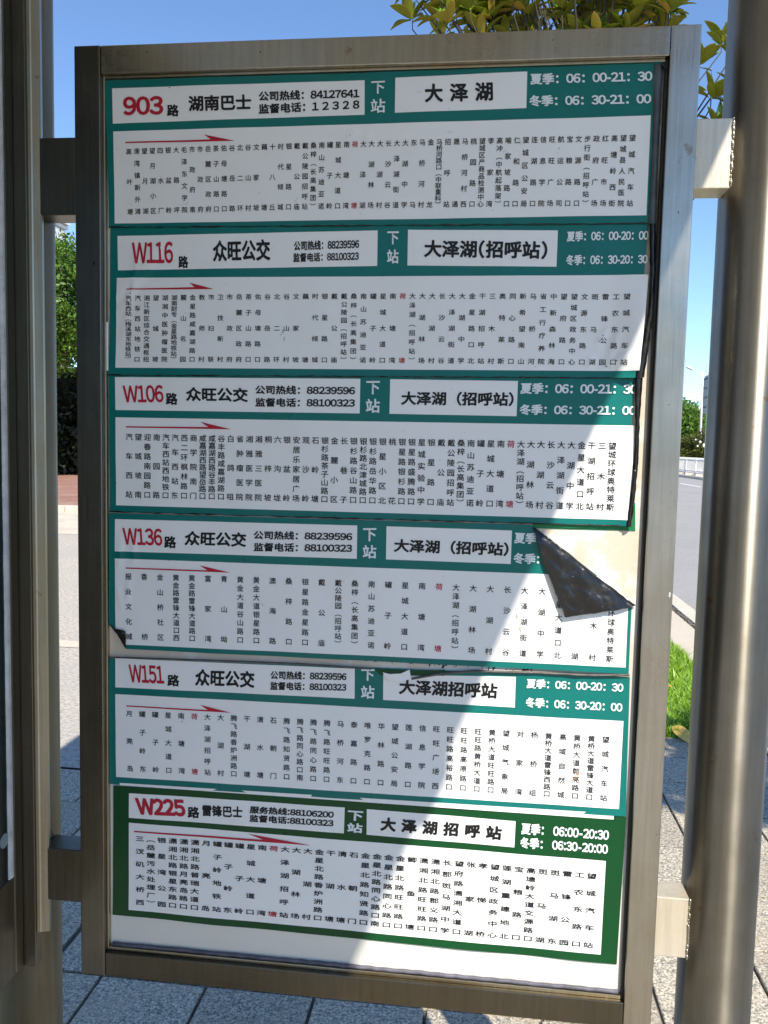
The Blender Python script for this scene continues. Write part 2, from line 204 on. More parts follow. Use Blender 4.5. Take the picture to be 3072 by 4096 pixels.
EXTRA = {'fold136': [(737.0, 1431.3), (898.6, 1312.6), (789.6, 1289.5)], 'foldL136': [(46.6, 1242.5), (77.9, 1200.3), (76.7, 1232.5)], 'green_old': [(727.2, 1446.2), (891.3, 1471.5), (893.3, 1427.7), (741.3, 1426.7)], 'white151': [(64.3, 970.7), (880.0, 979.0), (880.4, 969.2), (64.3, 966.7)], 'white116': [(43.4, 1738.4), (49.4, 1739.2), (49.0, 1661.2), (43.0, 1661.2)], 'curl903': [[(887.2, 2115.8), (890.1, 1995.3), (890.2, 1885.4)], [(901.1, 2109.7), (900.1, 1995.1), (901.8, 1885.3)]], 'curl116': [[(890.9, 1885.4), (895.0, 1813.6), (895.4, 1758.3), (888.1, 1710.0), (880.1, 1659.7)], [(901.0, 1885.3), (903.7, 1813.6), (902.9, 1754.6), (898.7, 1702.6), (894.1, 1660.7)]], 'curl106': [[(880.1, 1659.7), (884.1, 1589.7), (883.8, 1513.5), (877.7, 1434.9)], [(892.6, 1660.7), (891.1, 1597.4), (891.9, 1532.8), (889.3, 1475.3), (885.9, 1434.4)]], 'curl151a': [[(44.1, 1186.6), (245.2, 1191.3), (371.4, 1193.0), (489.6, 1191.0)], 6], 'curl151b': [[(555.2, 1178.2), (600.0, 1188.9), (655.5, 1196.4), (753.6, 1198.9), (830.9, 1199.2), (893.8, 1203.0)], 8], 'torn': [(508.1, 1186.7), (519.5, 1184.4), (537.7, 1186.3), (551.6, 1193.6), (554.4, 1178.2), (536.0, 1173.0), (519.7, 1173.8), (511.4, 1180.7)], 'grn151': [(494.9, 1191.3), (559.8, 1191.6), (607.8, 1195.8), (608.1, 1186.0), (551.9, 1182.9), (503.3, 1182.3)], 'innerpanel': [(33.0, 2127.2), (913.2, 2131.2), (908.6, 667.6), (32.8, 662.0)]}

# ---------------------------------------------------------------- ground materials
def granite():
    m = N('granite_paver'); oi = m.n('ObjectInfo')
    vec = m.n('VectorMath', operation='ADD'); m.l(m.coord(), vec.inputs[0]); cmb = m.n('CombineXYZ')
    mul = m.n('Math', operation='MULTIPLY'); mul.inputs[1].default_value = 37; m.l(oi.outputs['Random'], mul.inputs[0]); m.l(mul.outputs[0], cmb.inputs[0]); m.l(cmb.outputs[0], vec.inputs[1])
    a = m.noise(120, 5, .75, vec.outputs[0]); b = m.noise(48, 6, .78, vec.outputs[0]); st = m.noise(5, 5, .6, vec.outputs[0])
    c = m.ramp(a, [(.38, (.10, .09, .07)), (.48, (.34, .305, .235)), (.58, (.64, .575, .455))])
    c = m.mix(m.ramp(b, [(.38, .9), (.49, 0.)]), c, (.12, .115, .10))
    c = m.mix(m.ramp(st, [(.48, 0.), (.72, .6)]), c, (.42, .34, .24))
    hv = m.n('HueSaturation'); m.l(c, hv.inputs['Color']); mr = m.n('MapRange'); mr.inputs[3].default_value = .85; mr.inputs[4].default_value = 1.12
    m.l(oi.outputs['Random'], mr.inputs[0]); m.l(mr.outputs[0], hv.inputs['Value'])
    m.set(col=hv.outputs[0], rough=.75); m.bump(b, .004, .9); return m.m
M_TILE = granite()
def gritty(name, c0, c1, c2, s1, s2, stain=None, sc=(1, 1, 1), bmp=.008):
    m = N(name); a = m.noise(s1, 5, .7, sc=sc); b = m.noise(s2, 6, .6); v = m.n('TexVoronoi', feature='F1'); v.inputs['Scale'].default_value = s1*.6; m.l(m.coord(sc), v.inputs['Vector'])
    c = m.ramp(a, [(.34, c0), (.5, c1), (.66, c2)]); c = m.mix(m.ramp(v.outputs['Distance'], [(.1, .35), (.35, 0.)]), c, c0)
    if stain: c = m.mix(m.ramp(b, [(.42, 0.), (.68, .75)]), c, stain)
    m.set(col=c, rough=.9); m.bump(a, bmp, .8); return m.m
M_ASPH_OLD = gritty('worn_asphalt', (.17, .15, .13), (.42, .38, .325), (.58, .52, .44), 38, .9, (.36, .335, .30))
M_ASPH = gritty('road_asphalt', (.16, .155, .15), (.27, .26, .255), (.36, .345, .33), 70, .35, (.31, .295, .285), bmp=.004)
M_DIRT = gritty('dry_ground', (.16, .14, .10), (.25, .22, .16), (.32, .29, .22), 30, .3, (.12, .15, .06))
M_DUST = gritty('dusty_concrete', (.46, .40, .31), (.58, .51, .40), (.66, .59, .47), 25, 1.2, (.36, .33, .29))
M_CONC = gritty('beige_concrete', (.40, .34, .27), (.48, .415, .33), (.54, .48, .39), 90, 1.3, (.50, .45, .37), bmp=.002)
M_KERB = gritty('pale_kerb_stone', (.42, .38, .31), (.53, .48, .40), (.60, .56, .48), 60, 2.5, (.45, .38, .28), bmp=.003)
M_BED = gritty('joint_mortar', (.07, .065, .055), (.14, .125, .10), (.22, .20, .16), 90, 6, (.06, .055, .045))
M_SOIL = gritty('lawn_soil', (.04, .05, .02), (.07, .08, .03), (.12, .11, .06), 60, 3)
M_PAINT = plain('white_road_paint', (.72, .72, .70), .6, 0, .12, 20)
M_REDP = None
def redpave():
    m = N('red_brick_paving'); br = m.n('TexBrick'); br.inputs['Scale'].default_value = 2.4; br.inputs['Mortar Size'].default_value = .02
    br.inputs['Color1'].default_value = (.27, .135, .10, 1); br.inputs['Color2'].default_value = (.32, .17, .125, 1); br.inputs['Mortar'].default_value = (.16, .09, .07, 1)
    m.l(m.coord(), br.inputs['Vector']); f = m.noise(1.5, 6, .65)
    c = m.mix(m.ramp(f, [(.5, 0.), (.75, .6)]), br.outputs[0], (.42, .33, .24)); m.set(col=c, rough=.85); return m.m
M_REDP = redpave()

# ---------------------------------------------------------------- the setting
def sheet(name, x0, x1, y0, y1, z, mat, parent=None, **k):
    o = pyd(name, [(x0, y0, z), (x1, y0, z), (x1, y1, z), (x0, y1, z)], [(0, 1, 2, 3)], mat, parent); return tag(o, **k)
sheet('ground', -600, 600, -300, 1500, -.16, M_DIRT, kind='structure')
sheet('road', 2.8, 40, -60, 900, -.12, M_ASPH, kind='structure')
lane = empty('lane_marking', (7.1, 0, -.116), kind='structure')
for x, ys in ((7.1, (-12, -1, 10, 19.0, 30.5, 41, 52, 63)), (11.35, (-14, -2, 9.5, 21, 32, 40, 55, 66))):
    for y in ys:
        me = pyd('lane_dash', [(x-.08, y, -.116), (x+.08, y, -.116), (x+.08, y+4.2, -.116), (x-.08, y+4.2, -.116)], [(0, 1, 2, 3)], M_PAINT, lane)
# driveway and side street behind the stop, at pavement level
sheet('side_street', -80, -.6, 2.30, 15.05, .0, M_ASPH_OLD, kind='structure')
sheet('side_street_dust', -80, -.62, 11.3, 15.0, .004, M_DUST, kind='structure')
def patch():
    v = []; n = 40
    for i in range(n+1): x = -8+i*.2; v.append((x, 4.42+.05*noise.noise((x*2, 0, 0)), .004)); v.append((x, 4.60+.06*noise.noise((x*2, 5, 0)), .004))
    pyd('pale_patch', v, [(2*i, 2*i+2, 2*i+3, 2*i+1) for i in range(n)], M_DUST)['kind'] = 'structure'
patch()
sheet('far_pavement', -80, 2.2, 15.3, 60, .13, M_REDP, kind='structure')
fk = tag(empty('far_kerb', (-8, 15.1, 0)), kind='structure')
for i in range(22):
    x = -21+i*1.0
    box('kerb_stone', x+.006, x+.994, 15.05, 15.3, -.02, .132+.002*((i*7) % 3), M_KERB, fk, .008)
sheet('lawn', -.6, 2.2, 3.25, 15.0, -.012, M_SOIL, kind='structure')
sheet('footpath', 2.19, 2.58, 2.95, 60, -.004, M_CONC, kind='structure')
cr = []
nk = empty('near_kerb', (2.69, 3, 0), kind='structure')
for i in range(26):
    y = -6+i*1.0
    box('kerb_stone', 2.64, 2.80, y+.005, y+.995, -.14, .004+.0015*((i*5) % 3), M_KERB, nk, .006)
# crumbling joint between the path and the kerb
bm = bmesh.new()
for i in range(900):
    y = 3+random.random()**1.5*9; x = 2.61+random.gauss(0, .012); r = random.uniform(.004, .014)
    bmesh.ops.create_icosphere(bm, subdivisions=1, radius=r, matrix=Matrix.Translation((x, y, r*.2-.004)) @ Matrix.Diagonal((1, 1.3, .7, 1)))
o = frombm('joint_gravel', bm, M_BED); tag(o, 'crumbled grey gravel filling the joint beside the kerb', 'gravel', kind='stuff')
sheet('joint_bed', 2.575, 2.645, -6, 20, -.010, M_BED, kind='structure')
# paved area: bed plus separate granite tiles
pav = empty('pavement', (0, 1, 0), kind='structure')
sheet('mortar_bed', -14, 2.575, -14, 3.25, -.012, M_BED, pav)
YL = [-1.09, -.76, -.43, -.1, .23, .555, .885, 1.297, 1.626, 1.955, 2.284, 2.617, 2.94, 3.243]
def tile(x0, x1, y0, y1, g=.005):
    bm = bmesh.new(); t = random.uniform(-.0012, .0012); e = .0025
    z0, z1 = -.04, t
    vs = [(x0+g, y0+g), (x1-g, y0+g), (x1-g, y1-g), (x0+g, y1-g)]; vi = [(x0+g+e, y0+g+e), (x1-g-e, y0+g+e), (x1-g-e, y1-g-e), (x0+g+e, y1-g-e)]
    dz = [random.uniform(-.0008, .0008) for _ in range(4)]
    v = [(a, b, z0) for a, b in vs]+[(a, b, z1-e) for a, b in vs]+[(a, b, z1+d) for (a, b), d in zip(vi, dz)]
    f = [(8, 9, 10, 11)]+[(i, (i+1) % 4, 4+(i+1) % 4, 4+i) for i in range(4)]+[(4+i, 4+(i+1) % 4, 8+(i+1) % 4, 8+i) for i in range(4)]
    bm.free(); pyd('granite_tile', v, f, M_TILE, pav)
for j in range(len(YL)-1):
    y0, y1 = YL[j], YL[j+1]
    if y1 < .9: xs = [-.39+.3135*k for k in range(-4, 9)]
    else:
        off = -.563 if j % 2 == 0 else -.70
        if 1.9 < y0 < 2: off = -1.027+.327
        xs = [off+.327*k for k in range(-4, 4) if off+.327*k < .5]+[1.198+.327*k for k in range(-1, 5) if 1.198+.327*k < 2.3]
    for a, b in zip(xs, xs[1:]):
        if y0 > 2.2 and a < -.6: continue
        g = .005 + (.005 if (j == 6 and a < -.2) else 0)
        tile(a, b, y0, y1, g)
# coarser continuation of the same paving, outside what the photo shows
sheet('paving_field', -14, -1.99, -14, 3.25, -.006, M_TILE, pav); sheet('paving_field', -1.99, 2.57, -14, -1.1, -.006, M_TILE, pav)

# ---------------------------------------------------------------- grass
M_GRASS = N('grass_blade')
_f = M_GRASS.noise(9, 4); _g = M_GRASS.noise(200, 2)
M_GRASS.set(col=M_GRASS.mix(M_GRASS.ramp(_g, [(.35, 0.), (.7, .6)]), M_GRASS.ramp(_f, [(.3, (.10, .26, .008)), (.7, (.19, .38, .015))]), (.34, .46, .05)), rough=.45)
M_GRASS = M_GRASS.m
def grass():
    n1, n2 = 26000, 14000
    x = np.concatenate([RNG.uniform(1.45, 2.24, n1), RNG.uniform(-.6, 2.22, n2)]); y = np.concatenate([3.23+RNG.random(n1)**1.15*2.4, RNG.uniform(3.25, 13, n2)])
    n = len(x); h = RNG.uniform(.035, .10, n); h[n1:] *= 1.3; h *= .75+.5*np.sin(x*7+1.3)*np.sin(y*6)*.5+.25
    a = RNG.uniform(0, 2*math.pi, n); wd = RNG.uniform(.0018, .0036, n); wd[n1:] *= 2; lean = RNG.uniform(.1, .9, n)*h; la = RNG.uniform(0, 2*math.pi, n)
    V = np.zeros((n, 5, 3)); dx, dy = np.cos(a)*wd, np.sin(a)*wd
    for k, (t, ww) in enumerate(((0, 1), (0, -1), (.55, .8), (.55, -.8), (1, 0))):
        V[:, k, 0] = x+dx*ww+np.cos(la)*lean*t*t; V[:, k, 1] = y+dy*ww+np.sin(la)*lean*t*t; V[:, k, 2] = -.012+h*t*(1-.15*t)
    me = bpy.data.meshes.new('grass'); idx = np.arange(n)[:, None]*5
    f = np.concatenate([idx+np.array([0, 1, 3]), idx+np.array([0, 3, 2]), idx+np.array([2, 3, 4])]).reshape(-1)
    me.vertices.add(n*5); me.vertices.foreach_set('co', V.reshape(-1)); m = len(f)//3
    me.loops.add(len(f)); me.loops.foreach_set('vertex_index', f.astype(np.int32)); me.polygons.add(m); me.polygons.foreach_set('loop_start', np.arange(0, 3*m, 3, dtype=np.int32))
    me.update(calc_edges=True); me.validate(); return tag(link('lawn_grass', me, M_GRASS), 'bright green tufty grass growing beside the pale footpath', 'grass', kind='stuff')
grass()

# ---------------------------------------------------------------- trees
def foliage_mesh(name, blobs, n, size, asp=.45, droop=.3):
    """n small folded leaves spread through ellipsoidal clumps"""
    c = np.array([b[:3] for b in blobs]); r = np.array([b[3:6] for b in blobs]); vol = r.prod(1)**.67; pick = RNG.choice(len(blobs), n, p=vol/vol.sum())
    d = RNG.normal(size=(n, 3)); d /= np.linalg.norm(d, axis=1)[:, None]; rad = (RNG.random(n)**.45)[:, None]
    P = c[pick]+d*rad*r[pick]
    ax = RNG.normal(size=(n, 3))+d*.8+np.array([0, 0, -droop]); ax /= np.linalg.norm(ax, axis=1)[:, None]
    nn = np.cross(ax, RNG.normal(size=(n, 3))); nn /= np.linalg.norm(nn, axis=1)[:, None]; sd = np.cross(ax, nn)
    L = (size*RNG.uniform(.7, 1.3, n))[:, None]; W = L*asp
    V = np.stack([P, P+ax*L*.5+sd*W*.5+nn*W*.18, P+ax*L, P+ax*L*.5-sd*W*.5+nn*W*.18], 1)
    me = bpy.data.meshes.new(name); i = np.arange(n)[:, None]*4; f = np.concatenate([i+np.array([0, 1, 2]), i+np.array([0, 2, 3])], 1).reshape(-1)
    me.vertices.add(4*n); me.vertices.foreach_set('co', V.reshape(-1)); m = len(f)//3
    me.loops.add(len(f)); me.loops.foreach_set('vertex_index', f.astype(np.int32)); me.polygons.add(m); me.polygons.foreach_set('loop_start', np.arange(0, 3*m, 3, dtype=np.int32))
    me.update(calc_edges=True); return me
def leafmat(name, a, b, c, scale=.9, rough=.45):
    m = N(name); f = m.noise(scale, 5, .65); g = m.noise(22, 2, .6)
    col = m.mix(m.ramp(g, [(.35, 0.), (.7, .8)]), m.ramp(f, [(.3, a), (.7, b)]), c)
    m.set(col=col, rough=rough)
    tr = m.n('BsdfTranslucent'); m.l(col, tr.inputs[0]); mx = m.n('MixShader'); mx.inputs[0].default_value = .28
    out = m.t.nodes['Material Output']; m.l(m.b.outputs[0], mx.inputs[1]); m.l(tr.outputs[0], mx.inputs[2]); m.l(mx.outputs[0], out.inputs[0]); return m.m
L_GREEN = leafmat('bright_tree_leaf', (.035, .10, .010), (.085, .20, .016), (.15, .27, .03))
L_DEEP = leafmat('deep_tree_leaf', (.03, .085, .012), (.07, .16, .02), (.10, .20, .03))
L_DARK = leafmat('shade_dark_hedge_leaf', (.006, .012, .004), (.012, .022, .006), (.018, .03, .008))  # deep shade under the trees put into a near-black leaf colour
L_OLE = leafmat('oleander_leaf', (.035, .06, .012), (.075, .10, .015), (.20, .19, .03))
M_BARK = plain('grey_brown_bark', (.13, .10, .075), .85, 0, .35, 12, .01)
def crown_blobs(cx, cy, cz, rx, ry, rz, k, s=.42):
    out = []
    for _ in range(k):
        d = Vector((random.gauss(0, 1), random.gauss(0, 1), random.gauss(0, 1))).normalized()*random.random()**.4
        q = random.uniform(.7, 1.25)*s; out.append((cx+d.x*rx*.8, cy+d.y*ry*.8, cz+d.z*rz*.8, rx*q, ry*q, rz*q*.75))
    return out
def tree(x, y, h, r, zb, mat, n, leaf, label, cat='tree', name='leafy_tree', group=None, z0=0, k=26, ry=None):
    t = empty(name, (x, y, z0), label=label, cat=cat, group=group); cz = (h+zb)/2; ry = ry or r
    bm = bmesh.new(); tube(bm, [(x, y, z0-.1), (x+.05, y, z0+(zb-z0)*.5), (x-.04, y+.05, zb+.3), (x, y, cz+.3*(h-cz))], [.16+r*.02, .12+r*.015, .09, .03], 8)
    for i in range(7):
        a = i*2.4; q = zb+(cz-zb)*(.1+.12*i)
        tube(bm, [(x, y, q), (x+math.cos(a)*r*.4, y+math.sin(a)*ry*.4, q+.25*(h-zb)*.5), (x+math.cos(a)*r*.75, y+math.sin(a)*ry*.75, q+.3*(h-zb))], [.06, .04, .012], 6)
    frombm('trunk', bm, M_BARK, t, True)
    link('crown', foliage_mesh('crown', crown_blobs(x, y, cz, r, ry, (h-zb)/2, k), n, leaf), mat, t); return t
tree(-15.9, 27.0, 9.5, 3.9, 3.5, L_GREEN, 60000, .19, 'tall bright green tree seen left of the timetable board', z0=.13, k=46)
for i, (x, y, h, lab) in enumerate(((-20.5, 28.5, 8.6, 'green street tree beyond the red pavement, left of the tallest one'), (-8.2, 27.6, 9.2, 'green street tree hidden mostly behind the timetable board'), (-2.3, 27.4, 8.8, 'green street tree beyond the side street behind the board middle'))):
    tree(x, y, h, 3.2, 3.2, L_GREEN, 9000, .24, lab, group='street trees beyond the side street', z0=.13, k=22)
t = empty('slender_tree', (-12.55, 25.6, .13), label='thin drooping twig crown against the sky beside the board edge', cat='tree')
bm = bmesh.new(); tube(bm, [(-12.4, 25.6, .13), (-12.5, 25.6, 5), (-12.6, 25.6, 10.6)], [.09, .06, .015], 6); frombm('trunk', bm, M_BARK, t, True)
link('crown', foliage_mesh('crown', [(-12.75, 25.6, 9.9, .35, .4, .5), (-12.7, 25.6, 9.1, .32, .4, .4), (-12.5, 25.6, 8.3, .5, .5, .5), (-12.4, 25.6, 10.9, .3, .3, .6)], 420, .2, .5, .9), L_GREEN, t)
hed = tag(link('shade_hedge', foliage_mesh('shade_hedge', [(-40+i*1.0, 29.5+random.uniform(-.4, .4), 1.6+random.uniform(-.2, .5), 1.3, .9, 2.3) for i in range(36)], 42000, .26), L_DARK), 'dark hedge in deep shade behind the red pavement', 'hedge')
box('hedge_backing', -42, -3, 30.6, 30.9, 0, 4.4, plain('dark_shade_backing', (.028, .032, .024), .9, 0, .4, 3), None); tag(bpy.data.objects['hedge_backing'], 'dark shade backing behind the shaded hedge', 'wall')  # added dark backing, tree shade put into its colour

# right-hand distance: trees and flowering bushes beyond the median fence
for i, (x, y, h, r, mat, lab) in enumerate(((17.4, 84, 8.3, 4.2, L_GREEN, 'tallest rounded green tree seen right of the board edge'), (20.8, 86, 7.0, 2.6, L_GREEN, 'middle round green tree just left of the street lamp'),
        (23.3, 88, 5.9, 2.5, L_DEEP, 'lower green tree just right of the street lamp'), (27.5, 92, 6.3, 3, L_DEEP, 'green tree below the blue glass tower'), (13.5, 80, 7.6, 3, L_DEEP, 'green roadside tree hidden behind the board frame'))):
    tree(x, y, h, r, 1.3, mat, 9500, .42, lab, group='trees beyond the median fence', k=30)
for i in range(9):
    x = 16.3+i*.62; y = 66-i*.7
    o = link('oleander_bush', foliage_mesh('oleander_bush', crown_blobs(x, y, 1.45+.15*(i % 3), .95, .9, 1.3, 8, .5), 2600, .22), L_OLE)
    tag(o, ['dark olive bush at the left end of the planted strip', 'second olive bush from the board edge behind white railing', 'third olive bush behind white railing with dry tips', 'olive bush left of the lamp pole foot', 'olive bush right at the lamp pole foot', 'olive bush just right of the lamp pole foot', 'low olive bush showing beside the steel post edge', 'olive bush mostly behind the steel post edge', 'olive bush at the right end of the planted strip'][i], 'bush', 'oleander bushes behind the white railing')
bm = bmesh.new()
for i in range(26):
    x = random.uniform(15.9, 20); y = random.uniform(57, 63); z = random.uniform(.9, 2.5)
    bmesh.ops.create_icosphere(bm, subdivisions=1, radius=random.uniform(.05, .10), matrix=Matrix.Translation((x, y, z)))
tag(frombm('oleander_blossom', bm, plain('white_blossom', (.75, .72, .68))), 'scattered white blossoms on the olive bushes', 'flowers', kind='stuff')
# trees behind the photographer, mirrored in the steel
for i, (x, y) in enumerate(((-9, -24), (-3, -26), (3.0, -27), (9, -30), (16, -28), (-16, -22))):
    tree(x, y, 5.2+(i*37 % 10)*.1, 3.3, 1.2, L_DEEP, 3500, .4, ['round tree across the road behind the viewer, first of the row', 'second tree of the row behind the viewer', 'third tree of the row behind the viewer', 'fourth tree of the row behind the viewer', 'fifth tree of the row behind the viewer', 'tree at the far left end behind the viewer'][i], group='trees behind the viewer')

# ---------------------------------------------------------------- median fence, lamp, buildings
M_FEN = plain('white_fence_paint', (.60, .60, .60), .45, 0, .06, 5)
box('median_kerb', 14.15, 14.40, 8, 140, -.14, .03, M_KERB); tag(bpy.data.objects['median_kerb'], kind='structure')
fe = empty('median_fence', (14.75, 55, 0), label='white picket railing along the middle of the road', cat='fence')
FX = lambda y: 14.95-(60-y)*.022
sheet('median_strip', 14.40, 17, 8, 140, .0, M_DUST, kind='structure')
bm = bmesh.new()
for i in range(300):
    y = 30+i*.24; x = FX(y)
    tube(bm, [(x, y, .16), (x, y, 1.10), (x-.05, y, 1.17), (x-.12, y, 1.20)], .022, 4)
o = frombm('picket_row', bm, M_FEN, fe); o['kind'] = 'stuff'
for z in (.2, .32, 1.05):
    bm = bmesh.new(); tube(bm, [(FX(22), 22, z), (FX(95), 95, z)], .03, 4); frombm('rail', bm, M_FEN, fe)
for i in range(25):
    y = 22+i*3.0; x = FX(y)
    box('fence_post', x-.06, x+.06, y-.06, y+.06, .06, 1.16, M_FEN, fe)
    bm = bmesh.new(); r_ = bmesh.ops.create_cone(bm, segments=4, radius1=.26, radius2=.1, depth=.16, cap_ends=True, matrix=Matrix.Translation((x-.05, y, .08)) @ Matrix.Rotation(R(45), 4, 'Z')); frombm('post_foot', bm, M_KERB, fe)
lp = empty('street_lamp', (20.9, 78, 0), label='white twin-arm street lamp rising above the bushes', cat='street lamp')
bm = bmesh.new(); tube(bm, [(20.93, 78, 0), (20.86, 78, 5), (20.81, 78, 9.05)], [.15, .105, .06], 8); frombm('pole', bm, M_FEN, lp, True)
for s in (-1, 1):
    bm = bmesh.new(); tube(bm, [(20.82, 78, 8.55), (20.82+s*.35, 78, 8.85), (20.82+s*.85, 78, 9.15)], .035, 6)
    tube(bm, [(20.82, 78, 8.2), (20.82+s*.22, 78, 8.6), (20.82+s*.55, 78, 8.98)], .028, 6); frombm('arm', bm, M_FEN, lp)
    bm = bmesh.new(); bmesh.ops.create_icosphere(bm, subdivisions=2, radius=1, matrix=Matrix.Translation((20.82+s*1.22, 78, 9.30)) @ Matrix.Rotation(s*-.42, 4, 'Y') @ Matrix.Diagonal((.44, .18, .13, 1))); frombm('lamp_head', bm, M_FEN, lp, True)
tw = empty('glass_tower', (78, 262, 0), label='distant dark blue tower with a scaffold on its roof', cat='building')
M_TW = plain('hazy_blue_cladding', (.025, .034, .07), .4, 0, .15, .3); M_TWG = plain('tower_glass', (.06, .09, .17), .15, 0, .2, .3); M_TWS = plain('tower_slab_edge', (.09, .11, .17), .6)
box('core', 66.7, 92, 250.4, 257, 0, 24.4, M_TW, tw)
for i in range(9):
    box('floor_slab', 66.4, 92.4, 250, 257.2, 1.0+i*2.8, 1.35+i*2.8, M_TWS, tw)
for i in range(8):
    for j in range(4): box('window', 67.2+j*3.0, 69.6+j*3.0, 250.25, 250.5, 1.7+i*2.8, 3.4+i*2.8, M_TWG, tw)
bm = bmesh.new()
for x in (66.6, 68.0, 69.4, 72): tube(bm, [(x, 251, 24), (x, 251, 26.2)], .09, 4)
for z in (25, 26.1): tube(bm, [(66.5, 251, z), (72.2, 251, z)], .08, 4)
frombm('roof_scaffold', bm, M_TWS, tw)
wb = empty('white_building', (-38, 64, 0), label='white building with a ribbed roof edge behind the tall green tree', cat='building')
M_WB = plain('white_render', (.70, .71, .72), .7, 0, .05, 2)
box('wall', -44, -32.75, 60, 62.5, 0, 17.9, M_WB, wb)
for i in range(3): box('roof_edge', -44.3, -32.7+i*.2-.3, 59.7, 62.8, 17.9+i*.32, 18.14+i*.32, M_WB, wb)
for i in range(5):
    for j in range(3): box('window', -43+j*3.8, -41.2+j*3.8, 59.93, 60.03, 2+i*3.2, 3.7+i*3.2, M_TWG, wb)

# ---------------------------------------------------------------- magnolia behind the board
def magmat(name, a, b, c, rough, tr=.2):
    m = N(name); oi = m.n('ObjectInfo'); f = m.noise(6, 3)
    col = m.mix(m.ramp(f, [(.4, 0.), (.7, .7)]), m.ramp(oi.outputs['Random'], [(.1, a), (.6, b), (.95, c)]), tuple((p+q)/2 for p, q in zip(a, c)))
    m.set(col=col, rough=rough)
    t_ = m.n('BsdfTranslucent'); m.l(col, t_.inputs[0]); mx = m.n('MixShader'); mx.inputs[0].default_value = tr
    out = m.t.nodes['Material Output']; m.l(m.b.outputs[0], mx.inputs[1]); m.l(t_.outputs[0], mx.inputs[2]); m.l(mx.outputs[0], out.inputs[0]); return m.m
MG_T = magmat('magnolia_leaf_top', (.10, .20, .015), (.16, .30, .025), (.24, .42, .035), .22)
MG_B = magmat('magnolia_leaf_underside', (.26, .30, .02), (.40, .38, .035), (.72, .45, .08), .6, .5)
def leaf_geo(L=.19, W=.08, cup=.014, bend=.03, n=7):
    v = []; f = []; mi = []
    for side, dz in ((0, .0006), (1, -.0006)):
        b0 = len(v)
        for i in range(n+1):
            t = i/n; wd = W/2*math.sin(math.pi*min(1, t*.93+.05))**.8*(1-.12*t) if 0 < i < n else .0012; z = bend*(t-t*t*1.8)
            v += [(-wd, t*L, z+cup*(wd/(W/2))+dz), (0, t*L, z+dz), (wd, t*L, z+cup*(wd/(W/2))+dz)]
        for i in range(n):
            a = b0+3*i
            for q in ((a, a+1, a+4, a+3), (a+1, a+2, a+5, a+4)): f.append(q if side == 0 else q[::-1]); mi.append(side)
    return v, f, mi
LEAFM = []
for k in range(4):
    v, f, mi = leaf_geo(.165+.012*k, .078+.004*k, .008+.003*k, .008+.010*k); me = bpy.data.meshes.new('magnolia_leaf'); me.from_pydata(v, [], f); me.materials.append(MG_T); me.materials.append(MG_B)
    me.polygons.foreach_set('material_index', mi); me.polygons.foreach_set('use_smooth', [True]*len(mi)); LEAFM.append((me, v, f, mi))
M_TWIG = plain('dark_twig', (.055, .045, .035), .8, 0, .3, 20)
mag = empty('magnolia_tree', (1.35, 4.75, 0), label='magnolia with glossy golden green leaves above the board top', cat='tree')
ros = []
vis = [(.12, 4.5, 4.62), (.34, 4.45, 4.50), (.20, 4.6, 4.85), (.50, 4.4, 4.42), (.62, 4.5, 4.58), (.44, 4.55, 4.78), (.80, 4.5, 4.46), (.96, 4.4, 4.54), (1.10, 4.5, 4.45), (1.24, 4.55, 4.62), (1.36, 4.4, 4.46), (1.50, 4.5, 4.55), (1.62, 4.45, 4.44), (.92, 4.6, 4.75), (1.30, 4.5, 4.82), (.72, 4.6, 4.85), (1.60, 4.6, 4.76),
       (1.74, 4.5, 4.40), (1.98, 4.5, 4.06), (2.16, 4.45, 4.12), (2.08, 4.5, 3.86), (2.22, 4.5, 3.92), (2.12, 4.55, 3.70), (2.26, 4.45, 3.66), (1.95, 4.55, 3.62), (2.30, 4.6, 4.25)]
for p in vis: ros.append(Vector(p))
while len(ros) < 44: ros.append(Vector((random.uniform(.1, 1.85), random.uniform(4.25, 4.6), random.uniform(4.20, 4.5))))
while len(ros) < 88: ros.append(Vector((random.uniform(.15, 1.85), random.uniform(4.35, 4.9), random.uniform(4.22, 4.85))))
cc = Vector((1.25, 4.9, 4.85))
while len(ros) < 118:
    d = Vector((random.gauss(0, 1), random.gauss(0, 1), random.gauss(0, 1))).normalized()*random.random()**.35
    p = cc+Vector((d.x*1.25, d.y*1.0, d.z*1.25))
    if p.z < 4.5 and p.x < .55: continue
    if p.y < 4.3 and p.z < 4.9: continue
    if p.x > 1.9 and p.z > 4.25 and p.y < 5.2: continue
    ros.append(p)
bm = bmesh.new(); T0 = Vector((1.35, 4.75, 0)); tube(bm, [T0+Vector((0, 0, -.05)), (1.33, 4.78, 1.5), (1.38, 4.8, 3.0), (1.30, 4.85, 4.4), (1.25, 4.9, 5.6)], [.10, .085, .07, .05, .015], 10); frombm('trunk', bm, M_BARK, mag, True)
cand = []
for gi, g in enumerate(range(0, len(ros), 6)):
    bm = bmesh.new()
    for p in ros[g:g+6]:
        zb = max(2.4, min(p.z-1.3, 5.0)); a = Vector((1.34, 4.82, zb)); m_ = a.lerp(p, .55)+Vector((0, 0, -.10)); tube(bm, [a, m_, p+Vector((0, 0, -.06)), p], [.014, .008, .004, .004], 5)
    frombm('branch', bm, M_TWIG, mag, True)
